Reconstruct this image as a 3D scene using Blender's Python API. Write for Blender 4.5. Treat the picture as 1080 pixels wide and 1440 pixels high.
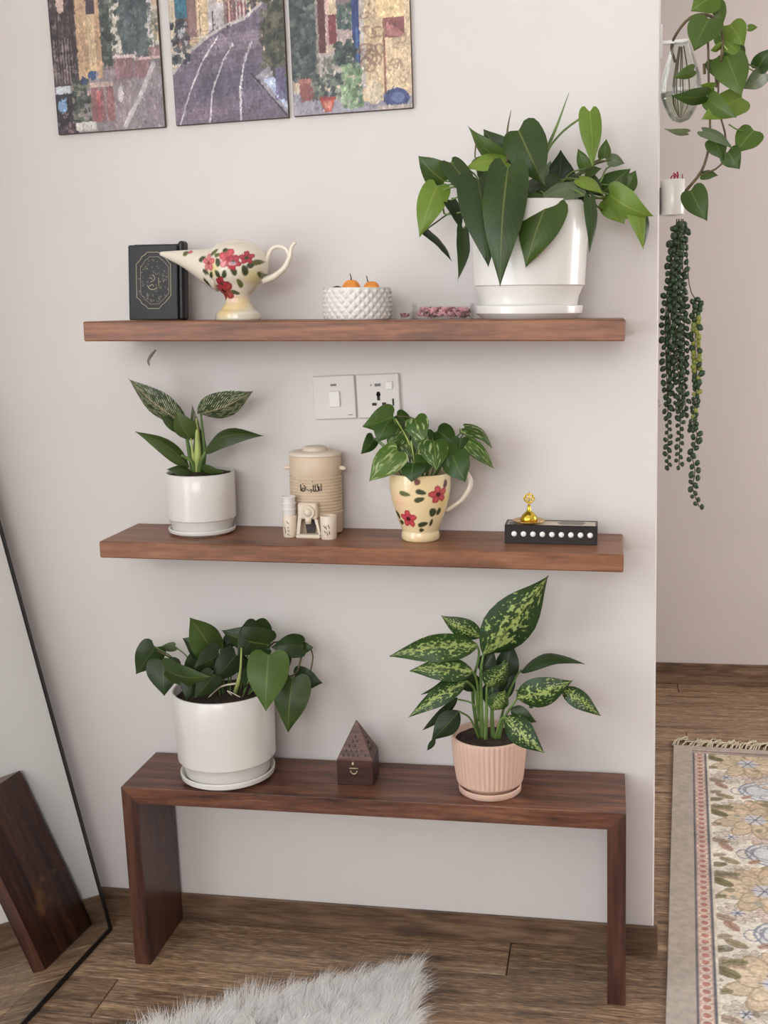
import bpy, math, random
import numpy as np
from mathutils import Vector, Matrix

for o in list(bpy.data.objects):
    bpy.data.objects.remove(o)
scene = bpy.context.scene
C = scene.collection
random.seed(7)
rng = np.random.default_rng(7)
R_ = math.radians

# ------------------------------------------------------------------ camera
FPX = 1564.818
CAM = np.array([0.4805, -2.1476, 1.3111])
YAW, PITCH, ROLL = .2024, -.1775, -.0362
_f = np.array([-math.sin(YAW)*math.cos(PITCH), math.cos(YAW)*math.cos(PITCH), math.sin(PITCH)])
_r = np.array([math.cos(YAW), math.sin(YAW), 0.])
_u = np.cross(_r, _f)
_c, _s = math.cos(ROLL), math.sin(ROLL)
_r, _u = _c*_r+_s*_u, -_s*_r+_c*_u
cd = bpy.data.cameras.new('camera')
cam = bpy.data.objects.new('camera', cd)
C.objects.link(cam)
cd.sensor_fit = 'VERTICAL'
cd.sensor_height = 36.0
cd.lens = FPX*36.0/1440.0
cd.clip_start = .02
m = Matrix.Identity(4)
for i in range(3):
    m[i][0] = _r[i]; m[i][1] = _u[i]; m[i][2] = -_f[i]; m[i][3] = CAM[i]
cam.matrix_world = m
scene.camera = cam

# ------------------------------------------------------------------ world, daylight from the windows, added fill for the hall, exposure
w = bpy.data.worlds.new('world'); scene.world = w
w.use_nodes = True
w.node_tree.nodes['Background'].inputs[0].default_value = (.75, .85, 1, 1)
w.node_tree.nodes['Background'].inputs[1].default_value = 1.0

def area_light(name, loc, target, sx, sy, energy, col):
    l = bpy.data.lights.new(name, 'AREA')
    l.shape = 'RECTANGLE'; l.size = sx; l.size_y = sy; l.energy = energy; l.color = col
    o = bpy.data.objects.new(name, l); C.objects.link(o)
    o.location = loc
    o.rotation_euler = (Vector(target)-Vector(loc)).to_track_quat('-Z', 'Z').to_euler()
    return o
area_light('window_and_fill_light', (-1.05, -1.75, 1.35), (0, -1.75, 1.35), 1.5, 1.9, 76, (.94, .97, 1))
area_light('window_and_fill_light', (.1, -4.3, 1.95), (.1, 0, 1.95), 1.9, 1.2, 64, (1, .985, .975))
area_light('window_and_fill_light', (3.15, .75, 1.5), (0, .75, 1.5), 1.2, 1.4, 66, (1, .955, .94))  # fill light added to brighten the hall and its far wall
vs = scene.view_settings
vs.view_transform = 'Standard'; vs.look = 'None'; vs.gamma = 1; vs.use_curve_mapping = False
vs.exposure = 0.0

# ------------------------------------------------------------------ geometry helpers
def ray(u, v):
    return _f+_r*(u-540)/FPX+_u*(720-v)/FPX
def at(u, v, y):
    d = ray(u, v); return CAM+d*((y-CAM[1])/d[1])
def atz(u, v, z):
    d = ray(u, v); return CAM+d*((z-CAM[2])/d[2])
def mpp(P):
    return float((np.asarray(P)-CAM)@_f)/FPX
def lin(c):
    c = np.asarray(c, float)/255.
    return np.where(c <= .04045, c/12.92, ((c+.055)/1.055)**2.4)
def rgba(c):
    a = lin(c); return (float(a[0]), float(a[1]), float(a[2]), 1)

def mesh_obj(name, V, F, mat, parent=None, smooth=True, uv=None, col=None):
    me = bpy.data.meshes.new(name)
    V = np.asarray(V, float)
    me.from_pydata(V.tolist(), [], [tuple(int(i) for i in f) for f in F])
    if uv is not None:
        l = me.uv_layers.new(name='UVMap')
        li = np.empty(len(me.loops), np.int32); me.loops.foreach_get('vertex_index', li)
        l.data.foreach_set('uv', np.asarray(uv, np.float32)[li].ravel())
    if col is not None:
        a = me.color_attributes.new('Col', 'FLOAT_COLOR', 'POINT')
        cc = np.ones((len(V), 4), np.float32); cc[:, :3] = lin(col)
        a.data.foreach_set('color', cc.ravel())
    if smooth:
        me.polygons.foreach_set('use_smooth', np.ones(len(me.polygons), bool))
    me.materials.append(mat)
    me.update()
    o = bpy.data.objects.new(name, me); C.objects.link(o)
    if parent is not None: o.parent = parent
    return o

def joined(parts):
    V, F, n = [], [], 0
    for v, f in parts:
        V.append(np.asarray(v, float)); F += [tuple(i+n for i in q) for q in f]; n += len(v)
    return np.concatenate(V), F

def box(x0, x1, y0, y1, z0, z1, b=0.):
    """box, with a small chamfer on every edge when b>0"""
    if b <= 0:
        V = [(x, y, z) for z in (z0, z1) for y in (y0, y1) for x in (x0, x1)]
        return V, [(0, 2, 3, 1), (4, 5, 7, 6), (0, 1, 5, 4), (2, 6, 7, 3), (0, 4, 6, 2), (1, 3, 7, 5)]
    V, F, idx = [], [], {}
    X, Y, Z = (x0, x1), (y0, y1), (z0, z1)
    for i in (0, 1):
        for j in (0, 1):
            for k in (0, 1):
                sx, sy, sz = (1 if i == 0 else -1), (1 if j == 0 else -1), (1 if k == 0 else -1)
                for a in range(3):
                    p = [X[i], Y[j], Z[k]]
                    off = [sx*b, sy*b, sz*b]
                    for q in range(3):
                        if q != a: p[q] += off[q]
                    idx[(i, j, k, a)] = len(V); V.append(tuple(p))
    def g(i, j, k, a): return idx[(i, j, k, a)]
    for i in (0, 1):
        q = [g(i, 0, 0, 0), g(i, 1, 0, 0), g(i, 1, 1, 0), g(i, 0, 1, 0)]
        F.append(tuple(q if i else q[::-1]))
        q = [g(0, i, 0, 1), g(0, i, 1, 1), g(1, i, 1, 1), g(1, i, 0, 1)]
        F.append(tuple(q if i else q[::-1]))
        q = [g(0, 0, i, 2), g(1, 0, i, 2), g(1, 1, i, 2), g(0, 1, i, 2)]
        F.append(tuple(q if i else q[::-1]))
    for a in range(3):
        o1, o2 = (a+1) % 3, (a+2) % 3
        for s in (0, 1):
            for t in (0, 1):
                def key(e):
                    k = [0, 0, 0]; k[a] = e; k[o1] = s; k[o2] = t; return tuple(k)
                q = [g(*key(0), o1), g(*key(1), o1), g(*key(1), o2), g(*key(0), o2)]
                if s ^ t: q = q[::-1]
                F.append(tuple(q[::-1]))
    for i in (0, 1):
        for j in (0, 1):
            for k in (0, 1):
                q = [g(i, j, k, 0), g(i, j, k, 1), g(i, j, k, 2)]
                if (i+j+k) % 2 == 0: q = q[::-1]
                F.append(tuple(q))
    return V, F

def lathe(prof, n=48, cx=0., cy=0., rfun=None):
    """surface of revolution from (radius, z) pairs; radius 0 ends close"""
    V, F, rows = [], [], []
    for r, z in prof:
        if r <= 1e-6:
            rows.append([len(V)]); V.append((cx, cy, z))
        else:
            row = []
            for i in range(n):
                a = 2*math.pi*i/n
                rr = r if rfun is None else rfun(r, z, a)
                row.append(len(V)); V.append((cx+rr*math.sin(a), cy-rr*math.cos(a), z))
            rows.append(row)
    for k, (a, b) in enumerate(zip(rows[:-1], rows[1:])):
        if abs(prof[k][0]-prof[k+1][0])+abs(prof[k][1]-prof[k+1][1]) < 1e-9: continue     # repeated ring: a sharp edge
        for i in range(n):
            j = (i+1) % n
            if len(a) == 1 and len(b) == 1: continue
            if len(a) == 1: F.append((a[0], b[j], b[i]))
            elif len(b) == 1: F.append((a[i], a[j], b[0]))
            else: F.append((a[i], a[j], b[j], b[i]))
    return V, F

def spline(P, n=24):
    """Catmull-Rom through the points"""
    P = [np.asarray(p, float) for p in P]
    if len(P) == 2: return [P[0]+(P[1]-P[0])*t for t in np.linspace(0, 1, n)]
    Q = [2*P[0]-P[1]]+P+[2*P[-1]-P[-2]]
    out = []; segs = len(P)-1; per = max(2, n//segs)
    for s in range(segs):
        a, b, c, d = Q[s:s+4]
        for t in np.linspace(0, 1, per, endpoint=(s == segs-1)):
            out.append(.5*(2*b+(c-a)*t+(2*a-5*b+4*c-d)*t*t+(3*b-a-3*c+d)*t**3))
    return out

def tube(P, r, n=8, cap=True):
    P = [np.asarray(p, float) for p in P]
    k = len(P)
    rr = np.interp(np.linspace(0, 1, k), np.linspace(0, 1, len(r)), r) if hasattr(r, '__len__') else np.full(k, r)
    V, F = [], []
    T0 = P[1]-P[0]; T0 /= np.linalg.norm(T0)+1e-12
    N = np.cross(T0, (0, 0, 1.));
    if np.linalg.norm(N) < .05: N = np.cross(T0, (1., 0, 0))
    N /= np.linalg.norm(N)
    for i in range(k):
        T = P[min(i+1, k-1)]-P[max(i-1, 0)]; T = T/(np.linalg.norm(T)+1e-12)
        N = N-T*(N@T); N /= np.linalg.norm(N)+1e-12
        B = np.cross(T, N)
        for j in range(n):
            a = 2*math.pi*j/n
            V.append(P[i]+rr[i]*(N*math.cos(a)+B*math.sin(a)))
    for i in range(k-1):
        for j in range(n):
            j2 = (j+1) % n
            F.append((i*n+j, i*n+j2, (i+1)*n+j2, (i+1)*n+j))
    if cap:
        F.append(tuple(range(n))[::-1]); F.append(tuple((k-1)*n+j for j in range(n)))
    return V, F

def prism(poly, axis, a0, a1):
    """extrude a 2-D polygon along an axis ('x','y','z')"""
    n = len(poly)
    def P(p, a):
        return {'x': (a, p[0], p[1]), 'y': (p[0], a, p[1]), 'z': (p[0], p[1], a)}[axis]
    V = [P(p, a0) for p in poly]+[P(p, a1) for p in poly]
    F = [tuple(range(n)), tuple(range(2*n-1, n-1, -1))]
    for i in range(n):
        j = (i+1) % n; F.append((i, n+i, n+j, j))
    return V, F

def thing(name, label, cat, loc=(0, 0, 0), roty=0., group=None):
    o = bpy.data.objects.new(name, None); C.objects.link(o)
    o.empty_display_size = .02
    o.location = tuple(float(x) for x in loc); o.rotation_euler = (0, roty, 0)
    tag(o, label, cat, group)
    return o
def tag(o, label, cat, group=None):
    o['label'] = label; o['category'] = cat
    if group: o['group'] = group
    return o
def inv(root):
    return Matrix.LocRotScale(root.location, root.rotation_euler, None).inverted()
def to_local(root, V):
    M = np.array(inv(root)); V = np.asarray(V, float)
    return V@M[:3, :3].T+M[:3, 3]
def structure(o):
    o['kind'] = 'structure'; return o
def part(name, vf, mat, parent, smooth=True, world=False, **k):
    v, f = vf
    if world: v = to_local(parent, v)
    return mesh_obj(name, v, f, mat, parent, smooth, **k)

# ------------------------------------------------------------------ materials
MATS = {}
def new_mat(name):
    m = bpy.data.materials.new(name); m.use_nodes = True
    nt = m.node_tree; b = nt.nodes['Principled BSDF']
    MATS[name] = m
    return m, nt, b
def N(nt, t, **kw):
    n = nt.nodes.new(t)
    for k, v in kw.items(): setattr(n, k, v)
    return n
def ramp(nt, stops):
    r = N(nt, 'ShaderNodeValToRGB'); e = r.color_ramp.elements
    while len(e) < len(stops): e.new(.5)
    for i, (p, c) in enumerate(stops):
        e[i].position = p; e[i].color = rgba(c)
    return r
def bump(nt, b, src, strength, dist=.002):
    n = N(nt, 'ShaderNodeBump'); n.inputs['Strength'].default_value = strength; n.inputs['Distance'].default_value = dist
    nt.links.new(src, n.inputs['Height']); nt.links.new(n.outputs[0], b.inputs['Normal'])
def plain(name, c, rough=.5, metal=0., spec=.5, var=0., vscale=20., coat=0., bmp=0., sub=0.):
    m, nt, b = new_mat(name)
    b.inputs['Base Color'].default_value = rgba(c); b.inputs['Roughness'].default_value = rough
    b.inputs['Metallic'].default_value = metal; b.inputs['Specular IOR Level'].default_value = spec
    b.inputs['Coat Weight'].default_value = coat; b.inputs['Coat Roughness'].default_value = .08
    tc = N(nt, 'ShaderNodeTexCoord'); nz = N(nt, 'ShaderNodeTexNoise')
    nz.inputs['Scale'].default_value = vscale; nz.inputs['Detail'].default_value = 4
    nt.links.new(tc.outputs['Object'], nz.inputs['Vector'])
    if var > 0:
        lo = [max(0, x*(1-var)) for x in c]; hi = [min(255, x*(1+var)) for x in c]
        rp = ramp(nt, [(.3, lo), (.7, hi)])
        nt.links.new(nz.outputs['Fac'], rp.inputs[0]); nt.links.new(rp.outputs[0], b.inputs['Base Color'])
    if bmp > 0: bump(nt, b, nz.outputs['Fac'], bmp)
    return m

def wood(name, dark, mid, light, axis='x', rough=.45, scale=1., perobj=False, bmp=.15, coord='Object', knots=True, speck=0., wear=None):
    """grain running along an axis"""
    m, nt, b = new_mat(name)
    tc = N(nt, 'ShaderNodeTexCoord'); mp = N(nt, 'ShaderNodeMapping')
    s = {'x': (1.3, 16, 16), 'y': (16, 1.3, 16), 'z': (16, 16, 1.3)}[axis]
    mp.inputs['Scale'].default_value = tuple(scale*q for q in s)
    nt.links.new(tc.outputs[coord], mp.inputs['Vector'])
    if perobj:
        oi = N(nt, 'ShaderNodeObjectInfo'); mu = N(nt, 'ShaderNodeMath', operation='MULTIPLY'); mu.inputs[1].default_value = 37.
        nt.links.new(oi.outputs['Random'], mu.inputs[0])
        cx = N(nt, 'ShaderNodeCombineXYZ')
        for i in range(3): nt.links.new(mu.outputs[0], cx.inputs[i])
        nt.links.new(cx.outputs[0], mp.inputs['Location'])
    n1 = N(nt, 'ShaderNodeTexNoise'); n1.inputs['Scale'].default_value = 1.6; n1.inputs['Detail'].default_value = 6; n1.inputs['Distortion'].default_value = 1.2
    n2 = N(nt, 'ShaderNodeTexNoise'); n2.inputs['Scale'].default_value = 9; n2.inputs['Detail'].default_value = 3
    for n in (n1, n2): nt.links.new(mp.outputs[0], n.inputs['Vector'])
    mx = N(nt, 'ShaderNodeMix'); mx.data_type = 'FLOAT'; mx.inputs[0].default_value = .42
    nt.links.new(n1.outputs['Fac'], mx.inputs[2]); nt.links.new(n2.outputs['Fac'], mx.inputs[3])
    rp = ramp(nt, [(.36, dark), (.5, mid), (.64, light)])
    gr = mx.outputs[0]
    if speck > 0:        # short pores and saw marks
        mp3 = N(nt, 'ShaderNodeMapping'); mp3.inputs['Scale'].default_value = {'x': (30, 150, 150), 'y': (150, 30, 150), 'z': (150, 150, 30)}[axis]
        nt.links.new(tc.outputs[coord], mp3.inputs['Vector'])
        n4 = N(nt, 'ShaderNodeTexNoise'); n4.inputs['Scale'].default_value = 1.5; n4.inputs['Detail'].default_value = 4
        nt.links.new(mp3.outputs[0], n4.inputs['Vector'])
        m4 = N(nt, 'ShaderNodeMix'); m4.data_type = 'FLOAT'; m4.inputs[0].default_value = speck*.6
        nt.links.new(gr, m4.inputs[2]); nt.links.new(n4.outputs['Fac'], m4.inputs[3]); gr = m4.outputs[0]
    nt.links.new(gr, rp.inputs[0])
    out = rp.outputs[0]
    if knots:
        mp2 = N(nt, 'ShaderNodeMapping'); mp2.inputs['Scale'].default_value = tuple(scale*q for q in {'x': (2.2, 9, 9), 'y': (9, 2.2, 9), 'z': (9, 9, 2.2)}[axis])
        nt.links.new(tc.outputs[coord], mp2.inputs['Vector'])
        if perobj: nt.links.new(cx.outputs[0], mp2.inputs['Location'])
        n3 = N(nt, 'ShaderNodeTexNoise'); n3.inputs['Scale'].default_value = 1.7; n3.inputs['Detail'].default_value = 5
        nt.links.new(mp2.outputs[0], n3.inputs['Vector'])
        r3 = N(nt, 'ShaderNodeMapRange'); r3.inputs['From Min'].default_value = .575; r3.inputs['From Max'].default_value = .73
        nt.links.new(n3.outputs['Fac'], r3.inputs[0])
        mk = N(nt, 'ShaderNodeMix'); mk.data_type = 'RGBA'; mk.inputs[7].default_value = rgba([x*.72 for x in dark])
        sc = N(nt, 'ShaderNodeMath', operation='MULTIPLY'); sc.inputs[1].default_value = .75
        nt.links.new(r3.outputs[0], sc.inputs[0]); nt.links.new(sc.outputs[0], mk.inputs[0]); nt.links.new(out, mk.inputs[6])
        out = mk.outputs[2]
    if wear is not None:       # stain rubbed off in a few spots
        n5 = N(nt, 'ShaderNodeTexNoise'); n5.inputs['Scale'].default_value = 11; n5.inputs['Detail'].default_value = 5
        nt.links.new(tc.outputs[coord], n5.inputs['Vector'])
        r5 = N(nt, 'ShaderNodeMapRange'); r5.inputs['From Min'].default_value = .66; r5.inputs['From Max'].default_value = .76; r5.inputs['To Max'].default_value = .7
        nt.links.new(n5.outputs['Fac'], r5.inputs[0])
        mw = N(nt, 'ShaderNodeMix'); mw.data_type = 'RGBA'; mw.inputs[7].default_value = rgba(wear)
        nt.links.new(r5.outputs[0], mw.inputs[0]); nt.links.new(out, mw.inputs[6]); out = mw.outputs[2]
    if perobj:
        hs = N(nt, 'ShaderNodeHueSaturation')
        mr = N(nt, 'ShaderNodeMapRange'); mr.inputs['To Min'].default_value = .78; mr.inputs['To Max'].default_value = 1.2
        nt.links.new(oi.outputs['Random'], mr.inputs[0]); nt.links.new(mr.outputs[0], hs.inputs['Value'])
        nt.links.new(out, hs.inputs['Color']); out = hs.outputs[0]
    nt.links.new(out, b.inputs['Base Color'])
    b.inputs['Roughness'].default_value = rough
    bump(nt, b, mx.outputs[0], bmp, .003)
    return m

def painted(name, rough=.5, coat=0., bmp=0., bscale=200., spec=.5):
    """colour from the mesh's own painted decoration"""
    m, nt, b = new_mat(name)
    a = N(nt, 'ShaderNodeVertexColor'); a.layer_name = 'Col'
    nt.links.new(a.outputs[0], b.inputs['Base Color'])
    b.inputs['Roughness'].default_value = rough; b.inputs['Coat Weight'].default_value = coat
    b.inputs['Coat Roughness'].default_value = .08; b.inputs['Specular IOR Level'].default_value = spec
    if bmp > 0:
        tc = N(nt, 'ShaderNodeTexCoord'); nz = N(nt, 'ShaderNodeTexNoise'); nz.inputs['Scale'].default_value = bscale
        nt.links.new(tc.outputs['Object'], nz.inputs['Vector']); bump(nt, b, nz.outputs['Fac'], bmp)
    return m

def clear(name, tint=(255, 255, 255), refl=.12):
    m = bpy.data.materials.new(name); m.use_nodes = True; nt = m.node_tree
    for n in list(nt.nodes):
        if n.type != 'OUTPUT_MATERIAL': nt.nodes.remove(n)
    out = nt.nodes['Material Output']
    t = N(nt, 'ShaderNodeBsdfTransparent'); t.inputs[0].default_value = rgba(tint)
    g = N(nt, 'ShaderNodeBsdfGlossy'); g.inputs['Roughness'].default_value = .04
    lw = N(nt, 'ShaderNodeLayerWeight'); lw.inputs[0].default_value = .12+refl*.6
    mr = N(nt, 'ShaderNodeMapRange'); mr.inputs['To Min'].default_value = refl*.1; mr.inputs['To Max'].default_value = .55
    mx = N(nt, 'ShaderNodeMixShader')
    nt.links.new(lw.outputs['Fresnel'], mr.inputs[0]); nt.links.new(mr.outputs[0], mx.inputs[0])
    nt.links.new(t.outputs[0], mx.inputs[1]); nt.links.new(g.outputs[0], mx.inputs[2]); nt.links.new(mx.outputs[0], out.inputs[0])
    return m

def leaf_mat(name, dark, light, rib, kind='plain', pale=(215, 220, 170), back=None, rough=.42):
    m, nt, b = new_mat(name)
    uv = N(nt, 'ShaderNodeUVMap'); uv.uv_map = 'UVMap'
    sp = N(nt, 'ShaderNodeSeparateXYZ'); nt.links.new(uv.outputs[0], sp.inputs[0])
    def M(op, a, bb=None, c=None):
        n = N(nt, 'ShaderNodeMath', operation=op)
        for i, x in enumerate((a, bb, c)):
            if x is None: continue
            if isinstance(x, (int, float)): n.inputs[i].default_value = x
            else: nt.links.new(x, n.inputs[i])
        return n.outputs[0]
    au = M('ABSOLUTE', M('SUBTRACT', sp.outputs['X'], .5))          # 0 at midrib, .5 at the edge
    tc = N(nt, 'ShaderNodeTexCoord'); oi = N(nt, 'ShaderNodeObjectInfo')
    nz = N(nt, 'ShaderNodeTexNoise'); nz.inputs['Scale'].default_value = 14; nz.inputs['Detail'].default_value = 3
    nt.links.new(tc.outputs['Object'], nz.inputs['Vector'])
    v0 = M('MULTIPLY_ADD', oi.outputs['Random'], .5, M('MULTIPLY_ADD', nz.outputs['Fac'], .5, 0.))
    rp = ramp(nt, [(.2, dark), (.8, light)]); nt.links.new(v0, rp.inputs[0])
    col = rp.outputs[0]
    def mixc(fac, c):
        nonlocal col
        x = N(nt, 'ShaderNodeMix'); x.data_type = 'RGBA'
        nt.links.new(fac, x.inputs[0]); nt.links.new(col, x.inputs[6]); x.inputs[7].default_value = rgba(c); col = x.outputs[2]
    def step(x, lo, hi, tomax=1.):
        r = N(nt, 'ShaderNodeMapRange'); r.inputs['From Min'].default_value = lo; r.inputs['From Max'].default_value = hi
        r.inputs['To Max'].default_value = tomax; nt.links.new(x, r.inputs[0]); return r.outputs[0]
    # side veins, swept forward from the midrib
    ph = M('SUBTRACT', sp.outputs['Y'], M('MULTIPLY', au, .55))
    vein = M('SINE', M('MULTIPLY', ph, 60.))
    if kind == 'plain':
        mixc(step(vein, .9, 1., .10), rib)
    def cnoise(sc, sx, sy, det=3):
        mp = N(nt, 'ShaderNodeMapping'); mp.inputs['Scale'].default_value = (sx, sy, 1)
        cc = N(nt, 'ShaderNodeCombineXYZ'); nt.links.new(sp.outputs['X'], cc.inputs[0]); nt.links.new(sp.outputs['Y'], cc.inputs[1])
        nt.links.new(M('MULTIPLY', oi.outputs['Random'], 50.), cc.inputs[2])
        nt.links.new(cc.outputs[0], mp.inputs[0])
        n = N(nt, 'ShaderNodeTexNoise'); n.inputs['Scale'].default_value = sc; n.inputs['Detail'].default_value = det
        nt.links.new(mp.outputs[0], n.inputs['Vector']); return n.outputs['Fac']
    if kind == 'birkin':
        n = cnoise(5., 2., 2.)
        v2 = M('SINE', M('ADD', M('MULTIPLY', M('SUBTRACT', sp.outputs['Y'], M('MULTIPLY', au, .75)), 120.), M('MULTIPLY', n, 6.)))
        k = M('MULTIPLY', step(v2, .0, .8), step(n, .42, .56))
        mixc(M('MULTIPLY', k, .85), pale)
    if kind == 'dumbcane':
        n = cnoise(9., 1.5, 2.4, 4)
        edge = step(au, .44, .10)
        k = step(M('ADD', n, M('MULTIPLY', edge, .17)), .635, .71)
        mixc(M('MULTIPLY', k, .9), pale)
    if kind == 'marble':
        n = cnoise(4., 2.6, .9, 4)
        mixc(step(n, .54, .66, .85), pale)
    mixc(step(au, .03, .010, .45), rib)
    geo = N(nt, 'ShaderNodeNewGeometry')
    if back is not None:
        x = N(nt, 'ShaderNodeMix'); x.data_type = 'RGBA'; x.inputs[7].default_value = rgba(back)
        nt.links.new(M('MULTIPLY', geo.outputs['Backfacing'], .7), x.inputs[0]); nt.links.new(col, x.inputs[6]); col = x.outputs[2]
    nt.links.new(col, b.inputs['Base Color']); b.inputs['Roughness'].default_value = rough
    b.inputs['Specular IOR Level'].default_value = .4
    bump(nt, b, vein, .05, .001)
    tr = N(nt, 'ShaderNodeBsdfTranslucent'); nt.links.new(col, tr.inputs[0])
    mx = N(nt, 'ShaderNodeMixShader'); mx.inputs[0].default_value = .22
    out = nt.nodes['Material Output']
    nt.links.new(b.outputs[0], mx.inputs[1]); nt.links.new(tr.outputs[0], mx.inputs[2]); nt.links.new(mx.outputs[0], out.inputs[0])
    return m

M_WALL = plain('wall_paint', (224, 219, 216), .7, var=.012, vscale=3, bmp=.05, spec=.3)
M_HALL = plain('hall_paint', (212, 203, 199), .7, var=.012, vscale=3, spec=.3)
M_CEIL = plain('ceiling_paint', (240, 238, 234), .8)
M_FLOOR = wood('floor_laminate', (80, 62, 48), (138, 111, 86), (192, 163, 130), 'x', .42, 2.0, True, .2, speck=.6)
M_JOINT = plain('floor_underlay', (48, 36, 28), .9)
M_BASE = wood('baseboard_laminate', (84, 64, 50), (114, 90, 70), (140, 114, 90), 'x', .45, 1.5, True, .1)
M_SHELF = wood('shelf_wood', (92, 57, 40), (130, 84, 58), (154, 106, 74), 'x', .42, 1., speck=.3)
M_SHELF2 = wood('shelf_wood_warm', (96, 61, 43), (134, 88, 61), (158, 110, 78), 'x', .42, 1., speck=.3)
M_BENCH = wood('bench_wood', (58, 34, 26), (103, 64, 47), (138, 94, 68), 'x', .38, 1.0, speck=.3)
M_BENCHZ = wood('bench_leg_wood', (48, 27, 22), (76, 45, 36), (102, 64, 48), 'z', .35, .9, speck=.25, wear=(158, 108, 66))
M_POT = plain('white_glazed_ceramic', (222, 219, 213), .3, coat=.3, var=.01, vscale=4)
M_PINK = plain('blush_ceramic', (214, 180, 162), .55, var=.03, vscale=8)
M_SOIL = plain('potting_soil', (46, 33, 26), .95, var=.5, vscale=120, bmp=.8)
M_BLACK = plain('black_frame', (16, 16, 17), .35)
M_STEM = plain('green_stem', (90, 116, 56), .5, var=.2, vscale=30)
M_STEMD = plain('brown_green_stem', (86, 76, 46), .55, var=.25, vscale=30)
M_STEMP = plain('pale_stem', (158, 172, 98), .5, var=.15, vscale=30)
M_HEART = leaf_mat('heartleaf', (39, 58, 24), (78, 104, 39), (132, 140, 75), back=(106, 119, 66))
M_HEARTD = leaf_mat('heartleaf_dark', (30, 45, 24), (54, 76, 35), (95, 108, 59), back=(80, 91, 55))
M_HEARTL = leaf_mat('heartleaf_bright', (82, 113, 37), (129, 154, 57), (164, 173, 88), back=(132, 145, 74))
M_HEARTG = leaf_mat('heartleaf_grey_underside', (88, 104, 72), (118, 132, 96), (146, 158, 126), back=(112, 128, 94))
M_BIRK = leaf_mat('white_veined_leaf', (34, 46, 26), (60, 78, 39), (235, 206, 166), 'birkin', (208, 212, 180), back=(71, 86, 48))
M_BIRKP = leaf_mat('plain_green_leaf', (45, 61, 31), (78, 99, 46), (132, 140, 83), back=(78, 93, 52))
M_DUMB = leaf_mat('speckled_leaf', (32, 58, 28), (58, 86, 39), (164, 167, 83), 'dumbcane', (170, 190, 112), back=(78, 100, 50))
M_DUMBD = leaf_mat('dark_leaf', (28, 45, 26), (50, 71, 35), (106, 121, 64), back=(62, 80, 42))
M_MARB = leaf_mat('marbled_leaf', (50, 82, 31), (93, 125, 50), (153, 164, 83), 'marble', (194, 206, 146), back=(106, 126, 66))
M_MARBD = leaf_mat('green_pothos_leaf', (39, 67, 28), (71, 100, 40), (121, 140, 66), back=(88, 108, 53))
M_VINE = leaf_mat('trailing_pothos_leaf', (67, 95, 31), (110, 136, 48), (153, 164, 77), back=(134, 138, 85))
M_VINED = leaf_mat('trailing_pothos_dark_leaf', (50, 74, 29), (80, 104, 42), (123, 136, 70), back=(99, 112, 61))
M_PEARL = plain('bead_leaf', (46, 66, 42), .45, var=.3, vscale=60)
M_PEARLL = plain('bead_leaf_light', (132, 140, 64), .45, var=.2, vscale=60)
M_FLORAL = painted('hand_painted_glaze', .25, coat=.4)
M_PRINT = painted('printed_canvas', .6)
M_RUG = painted('woven_rug', .95, bmp=.5, bscale=900, spec=.1)
M_FRINGE = plain('cotton_fringe', (196, 184, 160), .9, var=.1, vscale=80)
M_RUGB = plain('rug_binding', (180, 169, 158), .95, var=.06, vscale=60, bmp=.4)
M_FUR = plain('white_fur', (252, 250, 248), .8, var=.02, vscale=30, spec=.2)
_nt = M_FUR.node_tree; _t = N(_nt, 'ShaderNodeBsdfTranslucent'); _t.inputs[0].default_value = rgba((252, 250, 248))
_x = N(_nt, 'ShaderNodeMixShader'); _x.inputs[0].default_value = .45
_nt.links.new(_nt.nodes['Principled BSDF'].outputs[0], _x.inputs[1]); _nt.links.new(_t.outputs[0], _x.inputs[2]); _nt.links.new(_x.outputs[0], _nt.nodes['Material Output'].inputs[0])
M_HIDE = plain('hide_backing', (200, 190, 180), .9)
M_CREAM = plain('cream_glaze', (232, 222, 204), .3, coat=.3, var=.02)
M_BEIGE = plain('beige_stoneware', (212, 192, 166), .45, var=.03, vscale=12)
M_BEIGEL = plain('pale_beige_stoneware', (226, 212, 192), .45, var=.02, vscale=12)
M_CUPW = plain('white_cup', (236, 232, 228), .4)
M_INK = plain('dark_ink', (44, 34, 38), .6)
M_DARKIN = plain('dark_brown_plastic', (44, 32, 28), .5)
M_BOOK = plain('black_leather', (22, 22, 25), .5, var=.12, vscale=60, bmp=.2)
M_PAGE = plain('page_edges', (36, 32, 33), .7)
M_GOLD = plain('gold_foil', (196, 188, 156), .4, metal=.35)
M_BRASS = plain('shiny_brass', (222, 190, 70), .2, metal=.9)
M_ORANGE = plain('orange_skin', (236, 150, 62), .5, var=.08, vscale=50)
M_TWIG = plain('dry_twig', (66, 56, 46), .8)
M_PLATE = plain('switch_plastic', (224, 220, 214), .35)
M_ROCK = plain('rocker_plastic', (240, 238, 235), .3)
M_SLOT = plain('dark_slot', (36, 30, 30), .6)
M_GREY = plain('grey_plastic', (120, 116, 114), .5)
M_CLEAR = clear('clear_plastic', refl=.22)
M_GLASS = clear('vase_glass', (252, 254, 253), refl=.12)
M_WATER = clear('water', (240, 243, 236), refl=.15)
M_PETAL = plain('dried_petal', (222, 158, 164), .8, var=.22, vscale=90)
M_INCB = plain('black_lacquer', (24, 18, 17), .4)
M_BONE = plain('bone_inlay', (206, 196, 176), .5, var=.06)
M_DOT = plain('white_dot', (244, 240, 236), .5)
M_PYR = wood('incense_wood', (66, 40, 32), (92, 60, 50), (112, 78, 66), 'x', .5, 3., knots=False)
M_PYRB = wood('incense_base_wood', (46, 25, 20), (64, 36, 29), (80, 48, 38), 'x', .45, 3., knots=False)
M_RED = plain('red_print', (164, 40, 58), .6)
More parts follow.
